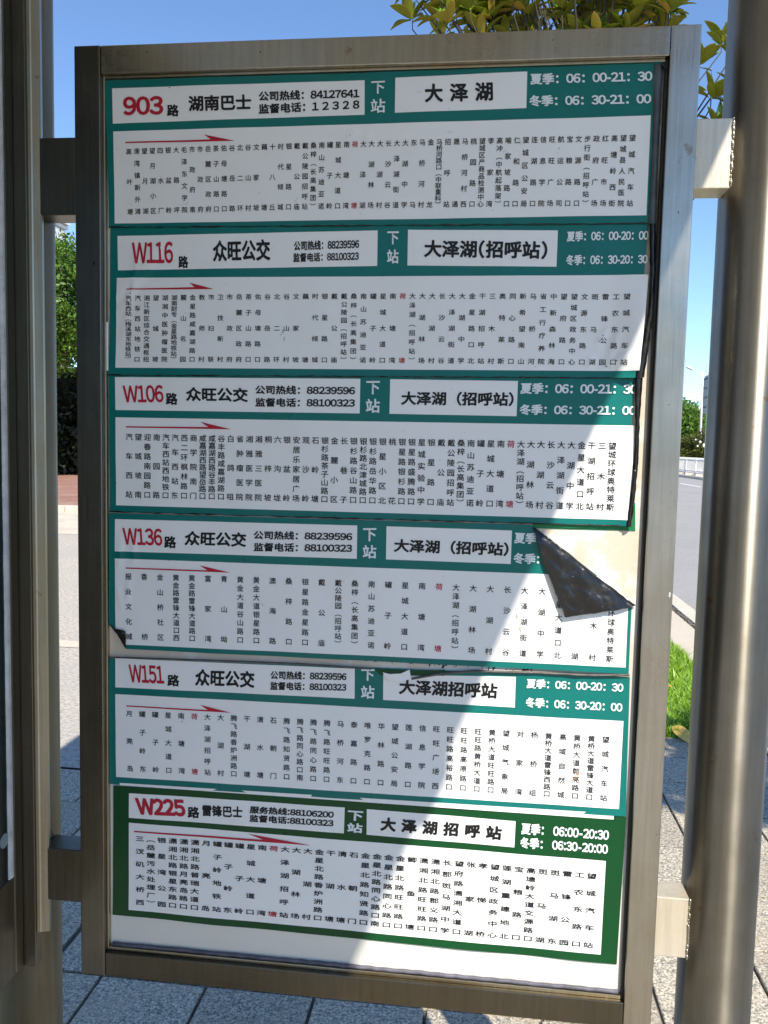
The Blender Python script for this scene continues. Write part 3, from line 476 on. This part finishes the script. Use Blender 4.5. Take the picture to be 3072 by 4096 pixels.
for ri, p in enumerate(ros):
    out = (p-Vector((1.3, 4.85, 4.2))).normalized()*.5+Vector((0, 0, 1)); out.normalize()
    k = random.randint(8, 11)
    for i in range(k):
        az = i*2.399+random.uniform(-.3, .3); el = random.uniform(.25, 1.25) if i > 1 else random.uniform(-.1, .4)
        side = out.orthogonal().normalized(); side = Matrix.Rotation(az, 3, out) @ side
        yv = (side*math.cos(el)+out*math.sin(el)).normalized(); xv = yv.cross(out).normalized(); zv = xv.cross(yv)
        M = Matrix((xv, yv, zv)).transposed().to_4x4(); M.translation = p+yv*.012
        cand.append((p.y+(0 if ri < 88 else 5), M @ Matrix.Scale(random.uniform(.68, 1.08), 4), random.randrange(4)))
cand.sort(key=lambda c: c[0])
for _, M, k in cand[:290]:
    o = bpy.data.objects.new('magnolia_leaf', LEAFM[k][0]); COL.objects.link(o); o.parent = mag; o.matrix_parent_inverse = Matrix.Translation(-mag.location); o.matrix_basis = M
V = []; F = []; MI = []
for _, M, k in cand[290:]:
    b = len(V); V += [tuple(M @ Vector(q)) for q in LEAFM[k][1]]; F += [tuple(i+b for i in f) for f in LEAFM[k][2]]; MI += LEAFM[k][3]
o = pyd('inner_leaves', V, F, [MG_T, MG_B], mag, True); o.data.polygons.foreach_set('material_index', MI); o['kind'] = 'stuff'
# added unseen tree right of the frame, its crown shaped to shade the paving
t2 = empty('magnolia_tree', (3.3, .9, 0), label='added unseen tree right of the steel post, casting shade on the paving', cat='tree')
bm = bmesh.new(); tube(bm, [(3.3, .9, -.1), (3.32, .9, 1.6), (3.2, .85, 3.2)], [.08, .06, .03], 8); frombm('trunk', bm, M_BARK, t2, True)
link('crown', foliage_mesh('crown', [(2.95, -.02, 3.2, .30, .24, .2), (2.78, .18, 3.2, .26, .22, .16), (3.1, .22, 3.25, .3, .2, .18), (3.32, -.10, 3.1, .3, .2, .2), (3.25, .7, 3.1, .3, .3, .3)], 1100, .16, .4), L_DEEP, t2)

# fallen leaves
M_YL = plain('yellow_dry_leaf', (.62, .42, .10), .5, 0, .2, 30); M_OL = plain('orange_dry_leaf', (.55, .17, .04), .6, 0, .3, 30)
def fallen(x, y, z, rz, sc, mat, label, tilt=(.1, .1)):
    v, f, mi = leaf_geo(.15, .062, .010, .03); o = pyd('fallen_leaf', v, f, mat, None, True)
    o.location = (x, y, z); o.rotation_euler = (tilt[0], tilt[1], rz); o.scale = (sc, sc, sc); return tag(o, label, 'leaf', 'fallen leaves')
yl = fallen(0, 0, 0, 0, 1, M_YL, 'yellow magnolia leaf lying at the edge of the lawn')
_y = Vector((.52, -.80, -.22)).normalized(); _n = Vector((-.1, -.75, .62)); _n = (_n-_y*_n.dot(_y)).normalized(); _x = _y.cross(_n)
_M = Matrix((_x, _y, _n)).transposed().to_4x4(); _M.translation = (1.745, 3.275, .050); yl.matrix_basis = _M @ Matrix.Scale(1.12, 4)
fallen(1.90, 3.97, .07, R(50), .45, M_OL, 'orange curled leaf lying in the grass')
fallen(1.80, 3.55, .06, R(140), .35, M_OL, 'small dry brown leaf in the grass near the pavement')
fallen(1.235, .925, .004, R(20), .14, M_OL, 'tiny orange leaf scrap on a granite tile below the frame')
fallen(1.90, 1.83, .004, R(80), .2, M_OL, 'tiny orange leaf scrap on paving right of the post')

# ---------------------------------------------------------------- posts, canopy
def post(x, y, r, label, z1=2.70, mat=None):
    t = empty('steel_post', (x, y, 0), label=label, cat='post', group='tubular steel shelter posts')
    bm = bmesh.new(); bmesh.ops.create_cone(bm, segments=96, radius1=r, radius2=r, depth=z1-.012, cap_ends=True, matrix=Matrix.Translation((x, y, (z1+.012)/2)))
    o = frombm('tube', bm, mat or STEEL_P, t, True)
    for p in o.data.polygons: p.use_smooth = abs(p.normal.z) < .5
    bm = bmesh.new(); bmesh.ops.create_cone(bm, segments=48, radius1=r+.06, radius2=r+.058, depth=.012, cap_ends=True, matrix=Matrix.Translation((x, y, .006))); frombm('base_flange', bm, STEEL, t)
    return t
post(1.0585, .056, .0575, 'tubular steel post at the right edge of the board')
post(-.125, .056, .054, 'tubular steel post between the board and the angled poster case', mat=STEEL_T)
post(1.0585, -2.9, .0575, 'steel post behind the viewer on the road side')
post(-.125, -2.9, .054, 'steel post behind the viewer on the pavement side')
cn = empty('shelter_canopy', (.48, -2, 2.7), label='flat shelter canopy roof above the board and viewer', cat='canopy')
M_CAN = plain('canopy_underside', (.70, .70, .67), .6, 0, .05, 2)
box('roof_panel', -.30, 1.268, -3.2, .50, 2.702, 2.78, M_CAN, cn, .004)
for y in (-2.9, -1.3, .30): box('roof_beam', -.28, 1.25, y-.04, y+.04, 2.62, 2.70, STEEL, cn, .003)

# ---------------------------------------------------------------- main notice board
B, H0, H1, FD, PY = .0427, .633, 2.1637, .060, .018
nb = empty('notice_board', (.475, .03, .633), label='tall steel framed bus timetable board between two round posts', cat='notice board')
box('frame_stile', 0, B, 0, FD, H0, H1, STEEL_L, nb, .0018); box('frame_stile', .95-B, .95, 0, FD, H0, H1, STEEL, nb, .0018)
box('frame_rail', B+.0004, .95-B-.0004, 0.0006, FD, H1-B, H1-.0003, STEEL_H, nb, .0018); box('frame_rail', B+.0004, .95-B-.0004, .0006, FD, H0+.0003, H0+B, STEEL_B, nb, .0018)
# inner bead steps round the opening
box('glazing_bead', B, B+.0035, .009, PY, H0+B, H1-B, STEEL_OLD, nb, .0008); box('glazing_bead', .95-B-.004, .95-B, .009, PY, H0+B, H1-B, M_GASKET, nb, .0008)
box('glazing_bead', B+.0036, .95-B-.0041, .009, PY, H1-B-.004, H1-B, STEEL_OLD, nb, .0008); box('glazing_bead', B+.0036, .95-B-.0041, .009, PY, H0+B, H0+B+.006, STEEL_OLD, nb, .0008)
bm = bmesh.new()
pts_ = []
for i in range(60):
    x = B+.008+i*(.95-2*B-.016)/59; pts_.append((x, PY-.004+.0008*math.sin(i*3.1), H0+B+.009+.0012*noise.noise((x*20, 0, 0))))
tube(bm, pts_, .0032, 6); frombm('gasket', bm, plain('grey_blue_gasket', (.10, .10, .13), .6, 0, .5, 60, .001), nb, True)
o = box('back_panel', B, .95-B, PY, PY+.012, H0+B, H1-B, M_PANEL, nb)
# clean lower part of the panel
pyd('lower_panel', [(B+.004, PY-.0004, H0+B+.006), (.95-B-.006, PY-.0004, H0+B+.006), (.95-B-.006, PY-.0004, .86), (B+.004, PY-.0004, .90)], [(0, 1, 2, 3)], M_CREAM, nb)
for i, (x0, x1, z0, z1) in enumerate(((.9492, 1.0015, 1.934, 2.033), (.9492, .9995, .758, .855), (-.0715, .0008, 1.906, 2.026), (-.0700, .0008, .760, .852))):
    box('bracket', x0, x1, .0025, .052, z0, z1, STEEL_K if x0 > .5 else STEEL_D, nb, .0015)  # sunlit tone on the right brackets, shaded tone on the left, by colour
def welds(x, z0, z1, n):
    bm = bmesh.new()
    for i in range(n):
        z = z0+(z1-z0)*(i+.5)/n+random.uniform(-.002, .002); r = random.choice([.0012, .0015, .0026])
        bmesh.ops.create_icosphere(bm, subdivisions=1, radius=r, matrix=Matrix.Translation((x+random.uniform(-.0006, .0006), .002, z)) @ Matrix.Diagonal((1, 1, 2.2, 1)))
    frombm('weld_bead', bm, STEEL_OLD, nb, True)
welds(1.0016, 1.936, 2.032, 26); welds(.9997, .76, .853, 26)
# mitre gap lines and small hardware marks
M_RUST = plain('rust_speck', (.18, .085, .035), .8, 0, .4, 90)

# ---------------------------------------------------------------- angled poster case on the left
lc = empty('poster_case', (-.115, -.5, .6356), label='steel framed poster case seen edge-on at the left margin', cat='poster case')
XF = -.105
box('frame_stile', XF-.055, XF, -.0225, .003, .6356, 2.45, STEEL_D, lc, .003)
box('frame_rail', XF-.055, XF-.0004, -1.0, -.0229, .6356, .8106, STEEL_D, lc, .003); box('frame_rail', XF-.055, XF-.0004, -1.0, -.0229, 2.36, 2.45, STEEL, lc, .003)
box('frame_stile', XF-.055, XF, -1.045, -1.0004, .6356, 2.45, STEEL, lc, .003)
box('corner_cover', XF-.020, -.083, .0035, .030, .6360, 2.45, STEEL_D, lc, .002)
pr = [(-.0835, .0045), (-.0815, .0000), (-.0770, -.0024), (-.0725, -.0016), (-.0705, -.0002), (-.0578, .0030), (-.0640, .020), (-.0835, .020)]
bm = bmesh.new(); lo = [bm.verts.new((x, y, .703)) for x, y in pr]; hi = [bm.verts.new((x, y, 2.45)) for x, y in pr]
for i in range(8): bm.faces.new((lo[i], lo[(i+1) % 8], hi[(i+1) % 8], hi[i]))
bm.faces.new(lo[::-1]); bm.faces.new(hi); frombm('corner_rib', bm, STEEL_R, lc)
def sealant():
    v = []; n = 120
    for i in range(n+1):
        z = .812+(2.36-.812)*i/n; j = .0012*noise.noise((z*25, 0, 0))
        v += [(XF-.0012, -.0224, z), (XF+.0008, -.028+j, z), (XF-.001, -.0365+j*1.6, z), (XF-.005, -.037, z)]
    f = [(4*i+k, 4*i+k+1, 4*i+k+5, 4*i+k+4) for i in range(n) for k in range(3)]
    pyd('sealant_strip', v, f, M_SEAL, lc, True)
sealant()
def postermat():
    m = N('dark_poster'); f = m.noise(1.6, 4); m.set(col=m.ramp(f, [(.3, (.003, .009, .012)), (.6, (.004, .018, .022)), (.8, (.006, .035, .04))]), rough=.2); return m.m
box('poster', XF-.02, XF-.003, -1.0, -.034, .8106, 2.36, postermat(), lc)
bm = bmesh.new(); bmesh.ops.create_cone(bm, segments=32, radius1=.012, radius2=.012, depth=.0006, cap_ends=True, matrix=Matrix.Translation((XF-.0026, -.047, .885)) @ Matrix.Rotation(R(90), 4, 'Y')); frombm('printed_disc', bm, plain('pale_teal_print', (.20, .26, .27)), lc)

# ---------------------------------------------------------------- the six paper notices
fc = bpy.data.curves.new('print', 'FONT'); fo = bpy.data.objects.new('print', fc); COL.objects.link(fo); fc.resolution_u = 3; fc.size = 1
GC = {}; G0 = {}
def raw(ch):
    if ch not in G0:
        fc.body = ch; bpy.context.view_layer.update(); dg = bpy.context.evaluated_depsgraph_get(); e = fo.evaluated_get(dg); me = e.to_mesh()
        G0[ch] = (np.array([(a.co.x, a.co.y) for a in me.vertices]).reshape(-1, 2), [tuple(p.vertices) for p in me.polygons]); e.to_mesh_clear()
    return G0[ch]
def layout(txt):
    V = []; F = []; x = 0; nb_ = 0
    if len(txt) == 1 and not txt.isascii(): return raw(txt)
    for c in txt:
        if c == ' ': x += .36; continue
        adv = 1.0; g = c
        if c in '0123456789W' or c in ':()': g = chr(ord(c)+0xFEE0); adv = {'W': .90, ':': .32, '(': .46, ')': .46}.get(c, .575)
        elif c in '-\u2013': adv = .36 if c == '-' else .5; g = '-'
        v, f = raw(g); v = v.copy()
        if adv < 1: v[:, 0] += adv/2-(v[:, 0].min()+v[:, 0].max())/2
        if g == '-': v[:, 1] += .05
        v[:, 0] += x; V.append(v); F += [tuple(q+nb_ for q in t) for t in f]; nb_ += len(v); x += adv
    return np.concatenate(V), F
def glyphs(txt, wt):
    k = (txt, wt)
    if k not in GC:
        v, f = layout(txt)
        r = {0: .015, 1: .020, 1.5: .026, 2: .036, 2.4: .038, 3: .048}[wt]; m = 3 if wt == 0 else 6 if wt == 1 else 12; V = []; F = []; D = []
        for i in range(m):   # heavier strokes: the glyph stamped a few times round a small circle
            a = 2*math.pi*i/m+.3; F += [tuple(q+len(v)*i for q in t) for t in f]; V.append(v+np.array([math.cos(a)*r, math.sin(a)*r])); D.append(np.full(len(v), i*.000015))
        GC[k] = (np.concatenate(V), F, np.concatenate(D))
    return GC[k]
VERT = {'（': '\uFE35', '）': '\uFE36'}
def grid2(P, nu, nv, fn):
    """quad TL TR BR BL (mm) -> grid of verts, fn(x,z)->y"""
    P = [np.array(p)/1000 for p in P]; u = np.linspace(0, 1, nu+1)[None, :, None]; v = np.linspace(0, 1, nv+1)[:, None, None]
    g = (P[0]*(1-u)+P[1]*u)*(1-v)+(P[3]*(1-u)+P[2]*u)*v; X = g[..., 0].ravel(); Z = g[..., 1].ravel(); Y = fn(X, Z)
    i = (np.arange(nv)[:, None]*(nu+1)+np.arange(nu)[None, :]).ravel()
    return np.stack([X, Y, Z], 1), [tuple(t) for t in np.stack([i, i+nu+1, i+nu+2, i+1], 1).tolist()]
def smooth(t): t = np.clip(t, 0, 1); return t*t*(3-2*t)
def seg_ridge(X, Z, a, b, amp, wdt, wob=0.):
    a = np.array(a)/1000; b = np.array(b)/1000; d = b-a; L = np.hypot(*d); d = d/L; t = (X-a[0])*d[0]+(Z-a[1])*d[1]; s = (X-a[0])*-d[1]+(Z-a[1])*d[0]
    if wob: s = s+wob*np.sin(t*90)
    return amp*np.exp(-(s/wdt)**2)*smooth(t/.02)*smooth((L-t)/.02)
class Notice:
    def __init__(s, key, base, name, label, teal):
        s.key, s.D, s.base, s.teal = key, SHEETS[key], base, teal; o = s.D['outer']; s.o = [np.array(p)/1000 for p in o]
        c = sum(s.o)/4; s.root = empty(name, (c[0], PY, min(p[1] for p in s.o)), label=label, cat='bus timetable', group='bus route notices on the board'); s.seed = sum(map(ord, key))*.37
    def y(s, X, Z):
        X = np.asarray(X, float); Z = np.asarray(Z, float); q = s.seed
        r = .0009*np.sin(X*17+q)*np.sin(Z*13+q*2)+.0006*np.sin(X*41+Z*23+q)+.0004*np.sin(X*9-Z*61+q*3)
        L = .0016+r*.6
        zb = s.o[3][1]+(s.o[2][1]-s.o[3][1])*(X-s.o[3][0])/(s.o[2][0]-s.o[3][0])
        L = L+.0012*np.exp(-((Z-zb)/.010)**2)*(1+np.sin(X*31+q))*.5
        if s.key == 'W116':
            u = smooth((X-.835)/.055); v = smooth((1.86-Z)/.15); L = L+.013*u*v
            for a, b in (((142, 1868), (46, 1762)), ((150, 1872), (58, 1745)), ((100, 1850), (70, 1700))): L = L+seg_ridge(X, Z, a, b, .0013, .0044, .0010)
            for a, b in (((842, 1745), (820, 1700)), ((858, 1740), (836, 1672)), ((872, 1700), (826, 1668)), ((815, 1700), (812, 1665))): L = L+seg_ridge(X, Z, a, b, .0028, .004)
            L = L+.002*u*np.sin(Z*160+X*60)*smooth((1.72-Z)/.05)
        if s.key == '903': L = L+.004*smooth((X-.875)/.03)*smooth((Z-1.9)/.2)+seg_ridge(X, Z, (430, 2010), (452, 2040), .0016, .004)+seg_ridge(X, Z, (462, 2035), (476, 1995), .0016, .004)
        if s.key == 'W106': L = L+.006*smooth((X-.86)/.03)*smooth((1.64-Z)/.2)
        if s.key == 'W136':
            for a, b in (((70, 1400), (62, 1330)), ((92, 1402), (88, 1335)), ((62, 1320), (70, 1260)), ((84, 1330), (76, 1270))): L = L+seg_ridge(X, Z, a, b, .0014, .0040, .0010)
            for a, b in (((858, 1330), (846, 1250)), ((872, 1300), (850, 1240))): L = L+seg_ridge(X, Z, a, b, .0018, .004)
        return PY-s.base-L
    def put(s, name, v, f, mat, clip=()):
        me = bpy.data.meshes.new(name); me.from_pydata([tuple(p) for p in v], [], f); me.update()
        if clip:
            bm = bmesh.new(); bm.from_mesh(me)
            for co, no in clip: bmesh.ops.bisect_plane(bm, geom=bm.verts[:]+bm.edges[:]+bm.faces[:], plane_co=co, plane_no=no, clear_outer=True)
            bm.to_mesh(me); bm.free()
        return link(name, me, mat, s.root, True)
    def build(s, clip=()):
        D = s.D
        v, f = grid2(D['outer'], 190, 54, s.y); s.put('backing_sheet', v, f, s.teal, clip)
        for b in D['boxes']:
            w_ = abs(b[1][0]-b[0][0])/1000; h_ = abs(b[0][1]-b[3][1])/1000
            v, f = grid2(b, max(4, int(w_/.0045)), max(4, int(h_/.0045)), lambda X, Z: s.y(X, Z)-.0004); s.put('printed_panel', v, f, M_WHITE, clip)
        MT = {'k': M_BLACK, 'r': M_RED, 'w': M_LET}
        def add(nm, col, X, Z, f, d=0): s.put(nm, np.stack([X, s.y(X, Z)-.0010-d, Z], 1), f, MT[col], clip)
        for t, wt, col, BL, BR, TL in D['runs']:
            gv, gf, gd = glyphs(t, wt); mn = gv.min(0); mx = gv.max(0); n = (gv-mn)/(mx-mn); BL, BR, TL = (np.array(p)/1000 for p in (BL, BR, TL))
            P = BL+n[:, :1]*(BR-BL)+n[:, 1:]*(TL-BL)
            add('route_number' if col == 'r' else 'printed_hours' if '季' in t else 'printed_text', col, P[:, 0], P[:, 1], gf, gd)
        cols = D['cols'].split(); m = D['mid']; n = len(cols)-1; rr = [np.array(p)/1000 for p in D['rows']]; cw, ch = D['cs'][0]/1000, D['cs'][1]/1000
        def quad(a, b, c, i):
            return a*((i-m)*(i-n)/(m*n))+b*(i*(i-n)/(m*(m-n)))+c*(i*(i-m)/(n*(n-m)))
        dx = (rr[2]-rr[0]); sl_ = dx[1]/dx[0]
        for i, c in enumerate(cols):
            col = 'k'
            if c[0] == '*': col = 'r'; c = c[1:]
            a = quad(rr[0], rr[1], rr[2], i); b = quad(rr[3], rr[4], rr[5], i); XS, ZS, DS, FS = [], [], [], []; nb_ = 0
            for j, chh in enumerate(c):
                p = a+(b-a)*j/max(1, len(c)-1); gv, gf, gd = glyphs(VERT.get(chh, chh), 1 if D['w'] else 0)
                sp = np.hypot(*(b-a))/max(1, len(c)-1); hh = min(ch, sp*1.02) if chh in VERT or sp < ch else ch
                XS.append(p[0]+(gv[:, 0]-.5)*cw); ZS.append(p[1]+(gv[:, 1]-.37)*hh+(gv[:, 0]-.5)*cw*sl_); DS.append(gd); FS += [tuple(q+nb_ for q in t) for t in gf]; nb_ += len(gv)
            add('station_name', col, np.concatenate(XS), np.concatenate(ZS), FS, np.concatenate(DS))
        A = [np.array(p)/1000 for p in D['arrow']]; h = np.array([0, D['at']/2000]); S0, tip, barb, notch = A
        K = 60; q = []; f = []
        for i in range(K+1):
            t = i/K; lo_ = S0+(tip-S0)*t-h*(1-t*.7); tn = np.clip((notch[0]-S0[0])/(tip[0]-S0[0]), 0, 1)
            hi_ = S0+h+(notch-S0-h)*(t/tn) if t < tn else notch+(tip-notch)*((t-tn)/(1-tn))
            q += [lo_, hi_]
        f = [(2*i, 2*i+2, 2*i+3, 2*i+1) for i in range(K)]; nq = len(q); q += [barb, notch, tip]; f.append((nq+1, nq+2, nq)); q = np.array(q); add('direction_arrow', 'r', q[:, 0], q[:, 1], f)
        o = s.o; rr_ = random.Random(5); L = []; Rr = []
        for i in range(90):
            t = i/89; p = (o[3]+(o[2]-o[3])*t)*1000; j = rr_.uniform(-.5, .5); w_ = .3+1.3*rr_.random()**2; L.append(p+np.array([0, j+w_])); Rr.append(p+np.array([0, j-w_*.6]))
        if s.key in ('903', 'W116', 'W106'): strip('vinyl_edge_shadow', L, Rr, .0012, M_BACK, s.root, float(s.y(.5, o[3][1]))-.0012, 180, .0002)  # black vinyl edge, with the thin shadow between sheets painted in
        return s
def strip(name, L, Rr, bulge, mat, parent, y0, n=40, wob=.0008):
    def res(P):
        P = np.array(P)/1000; d = np.r_[0, np.cumsum(np.hypot(*np.diff(P, axis=0).T))]; t = np.linspace(0, d[-1], n); return np.stack([np.interp(t, d, P[:, 0]), np.interp(t, d, P[:, 1])], 1)
    a, b = res(L), res(Rr); v = []; K = 7
    for i in range(n):
        for k in range(K):
            u = k/(K-1); p = a[i]+(b[i]-a[i])*u; v.append((p[0]+wob*noise.noise((i*.5, k, 3)), y0-bulge*math.sin(math.pi*(.12+.88*u))*(1+.25*noise.noise((i*.3, 7, 1)))+wob*noise.noise((i*.8, k*.9, 0)), p[1]))
    f = [(i*K+k, i*K+k+1, (i+1)*K+k+1, (i+1)*K+k) for i in range(n-1) for k in range(K-1)]
    return pyd(name, v, f, mat, parent, True)

N225 = Notice('W225', .0006, 'route_notice', 'dark green W225 route notice, lowest on the board', M_GREEN).build()
N151 = Notice('W151', .0012, 'route_notice', 'teal W151 route notice just above the dark green one', M_TEAL).build()
Fp = [np.array(p)/1000 for p in EXTRA['fold136']]; Fl = [np.array(p)/1000 for p in EXTRA['foldL136']]
d1 = Fp[1]-Fp[0]; d2 = Fl[1]-Fl[0]
N136 = Notice('W136', .0018, 'route_notice', 'teal W136 route notice with its upper right corner peeled over', M_TEAL)
N136.build(clip=[((Fp[0][0], 0, Fp[0][1]), (-d1[1], 0, d1[0])), ((Fl[0][0], 0, Fl[0][1]), (d2[1], 0, -d2[0]))])
N106 = Notice('W106', .0024, 'route_notice', 'teal W106 route notice in the middle, its right edge curling', M_TEAL).build()
N116 = Notice('W116', .0030, 'route_notice', 'teal W116 route notice, second from the top, lifting at lower right', M_TEAL).build()
N903 = Notice('903', .0036, 'route_notice', 'teal 903 route notice, topmost on the board', M_TEAL).build()
bpy.data.objects.remove(fo)
strip('curled_edge', *EXTRA['curl903'], .004, plain('dull_vinyl_edge', (.06, .07, .07), .4, 0, .5, 30), N903.root, PY-.006)
pyd('folded_corner', [(.893, PY-.008, 2.118), (.909, PY-.006, 2.122), (.909, PY-.009, 2.101), (.9, PY-.012, 2.106)], [(0, 1, 2, 3)], M_BACK, N903.root)
strip('curled_edge', *EXTRA['curl116'], .006, M_BACK, N116.root, PY-.008)  # black strip stands for the curl and the shadow band beside it
strip('curled_edge', *EXTRA['curl106'], .005, M_BACK, N106.root, PY-.007)
# big peeled flap: folded triangle, a little bulged, its tip standing off the board
def flap(name, A, Bp, C, root, hgt, yb, n=26):
    v = []; f = []; idx = {}
    for i in range(n+1):
        for j in range(n+1-i):
            u, w_ = i/n, j/n; t = 1-u-w_; p = A*t+Bp*u+C*w_
            # distance from fold line (w_) lifts the flap; crumple with noise
            lift = hgt*(min(1, w_*4.5)**.5)*(1-.25*w_)
            nz = noise.noise((p[0]*38, p[1]*38, 1.7))*.0042+noise.noise((p[0]*95, p[1]*95, 4))*.0022
            edge = min(1, w_*6); idx[i, j] = len(v); v.append((p[0]+(.3+.5*edge)*nz, yb-.001-lift-nz*edge, p[1]+(.4+.6*edge)*nz))
    for i in range(n):
        for j in range(n-i):
            f.append((idx[i, j], idx[i+1, j], idx[i, j+1]))
            if j < n-i-1: f.append((idx[i+1, j], idx[i+1, j+1], idx[i, j+1]))
    return pyd(name, v, f, M_BACK, root, True)
yb = float(N136.y(.85, 1.35)); flap('peeled_flap', Fp[0], Fp[1], Fp[2], N136.root, .010, yb)
flap('peeled_flap', Fl[0], Fl[1], Fl[2], N136.root, .004, yb, 10)
# torn remnants between the notices
def poly(name, pts, mat, parent, y):
    v = [(p[0]/1000, y, p[1]/1000) for p in pts]; return pyd(name, v, [tuple(range(len(v)))], mat, parent)
M_GRN2 = paper('faded_green_print', (.01, .17, .06), .4, .4, (.2, .3, .2))
rem = empty('old_notice_remnant', (.8, PY, 1.3), label='strip of older green notice showing below the W106 notice', cat='paper scrap')
poly('green_strip', EXTRA['green_old'], M_GRN2, rem, PY-.0009)
rem2 = empty('old_notice_remnant', (.6, PY, 1.1), label='torn green and white paper scrap above the W151 notice', cat='paper scrap')
poly('green_strip', EXTRA['grn151'], paper('dark_green_scrap', (.003, .05, .018), .4, .3, (.1, .15, .1)), rem2, PY-.0042)
poly('torn_paper', EXTRA['torn'], M_WHITE, rem2, PY-.0062)
rem3 = empty('old_notice_remnant', (.5, PY, .98), label='thin white paper strip between the W151 and W225 notices', cat='paper scrap')
poly('white_strip', EXTRA['white151'], M_WHITE, rem3, PY-.0038)
rem4 = empty('old_notice_remnant', (.045, PY, 1.6), label='narrow white paper tag left of the W116 notice', cat='paper scrap')
poly('white_strip', EXTRA['white116'], M_WHITE, rem4, PY-.0068)
def ribbon(pts, wd, label):
    p = [np.array(q) for q in pts[0]]; h = np.array([0, wd[0] if isinstance(wd, tuple) else wd]); L = [q+h*.5 for q in p]; Rr = [q-h*.5 for q in p]
    return strip('curled_edge', L, Rr, .004, M_GASKET2, N151.root, PY-.004, 60, .0006)
M_GASKET2 = plain('grey_vinyl_edge', (.09, .085, .08), .45, 0, .5, 70, .001)
ribbon(EXTRA['curl151a'], 3.2, ''); ribbon(EXTRA['curl151b'], 4.6, '')
bm = bmesh.new(); a_ = np.array(EXTRA['curl151a'][0][0])/1000
for i in range(120):
    px_ = random.choice([random.gauss(.42, .03), random.gauss(.56, .04), random.uniform(.3, .86), random.gauss(.60, .02), random.uniform(.5, .78)]); t = (px_-.05)/.84
    z = 1.2225-.028*t+random.uniform(-.0045, .005); w_ = random.uniform(.0008, .0040); h_ = random.uniform(.0010, .0055)
    vs = [bm.verts.new((px_+random.uniform(-1, 1)*w_*.4+sx*w_, PY-.0007, z+sz*h_)) for sx, sz in ((-.5, -.5), (.5, -.6), (.6, .4), (-.4, .5))]; bm.faces.new(vs)
o = frombm('paint_fleck', bm, M_GASKET, nb); o['kind'] = 'stuff'
# small stains on the papers
def stain(parent, nt, x, z, r, mat, n=9):
    v = [(x, float(nt.y(x, z))-.0009, z)]; 
    for i in range(n):
        a = 2*math.pi*i/n; q = r*random.uniform(.5, 1.2); v.append((x+math.cos(a)*q, float(nt.y(x, z))-.0009, z+math.sin(a)*q*1.2))
    pyd('stain', v, [(0, i+1, (i+1) % n+1) for i in range(n)], mat, parent)
M_ST = plain('brown_stain', (.40, .22, .07), .7, 0, .5, 200); M_ST2 = plain('pale_grime', (.45, .42, .34), .6, 0, .3, 80)
def blotch(nt, x, z, r, mat, k=5, asp=1.2):
    rr = random.Random(int(x*1e4)); 
    for j in range(k):
        cx, cz, q = x+rr.gauss(0, r*.7), z+rr.gauss(0, r*.9*asp), r*rr.uniform(.15, .5); n = 9; y = lambda a, b: float(nt.y(a, b))-.0014
        v = [(cx, y(cx, cz), cz)]
        for i in range(n):
            a = 2*math.pi*i/n; s_ = q*rr.uniform(.5, 1.2); p = (cx+math.cos(a)*s_, cz+math.sin(a)*s_*asp); v.append((p[0], y(*p), p[1]))
        pyd('stain', v, [(0, i+1, (i+1) % n+1) for i in range(n)], mat, nt.root)
blotch(N151, .820, 1.038, .0055, M_ST, 7); blotch(N116, .3365, 1.710, .004, M_ST2, 5, 2.6); blotch(N903, .154, 2.104, .003, M_BACK, 3, .8)
blotch(N903, .754, 1.994, .003, M_ST2, 3); blotch(N151, .176, 1.085, .003, M_ST2, 4); blotch(N151, .60, 1.03, .004, M_ST2, 4); blotch(N136, .72, 1.27, .005, M_ST2, 4, 2)
bm = bmesh.new()
for x, z, sx, sz in ((.0308, 1.829, .0022, .0045), (.0268, 1.598, .0012, .0018), (.021, 1.45, .001, .001), (.93, 1.62, .001, .001), (.30, 2.145, .0012, .0012), (.12, 2.15, .0016, .001), (.74, 2.148, .001, .001), (.93, 1.9, .001, .0016), (.55, .655, .0016, .001)):
    bmesh.ops.create_icosphere(bm, subdivisions=1, radius=1, matrix=Matrix.Translation((x, -.0002, z)) @ Matrix.Diagonal((sx, .0004, sz, 1)))
o = frombm('dark_nick', bm, M_GASKET, nb); o['kind'] = 'stuff'
bm = bmesh.new(); bmesh.ops.create_icosphere(bm, subdivisions=1, radius=1, matrix=Matrix.Translation((.945, -.0003, 1.334)) @ Matrix.Diagonal((.0018, .0005, .0045, 1))); frombm('paint_chip', bm, M_SEAL, nb)
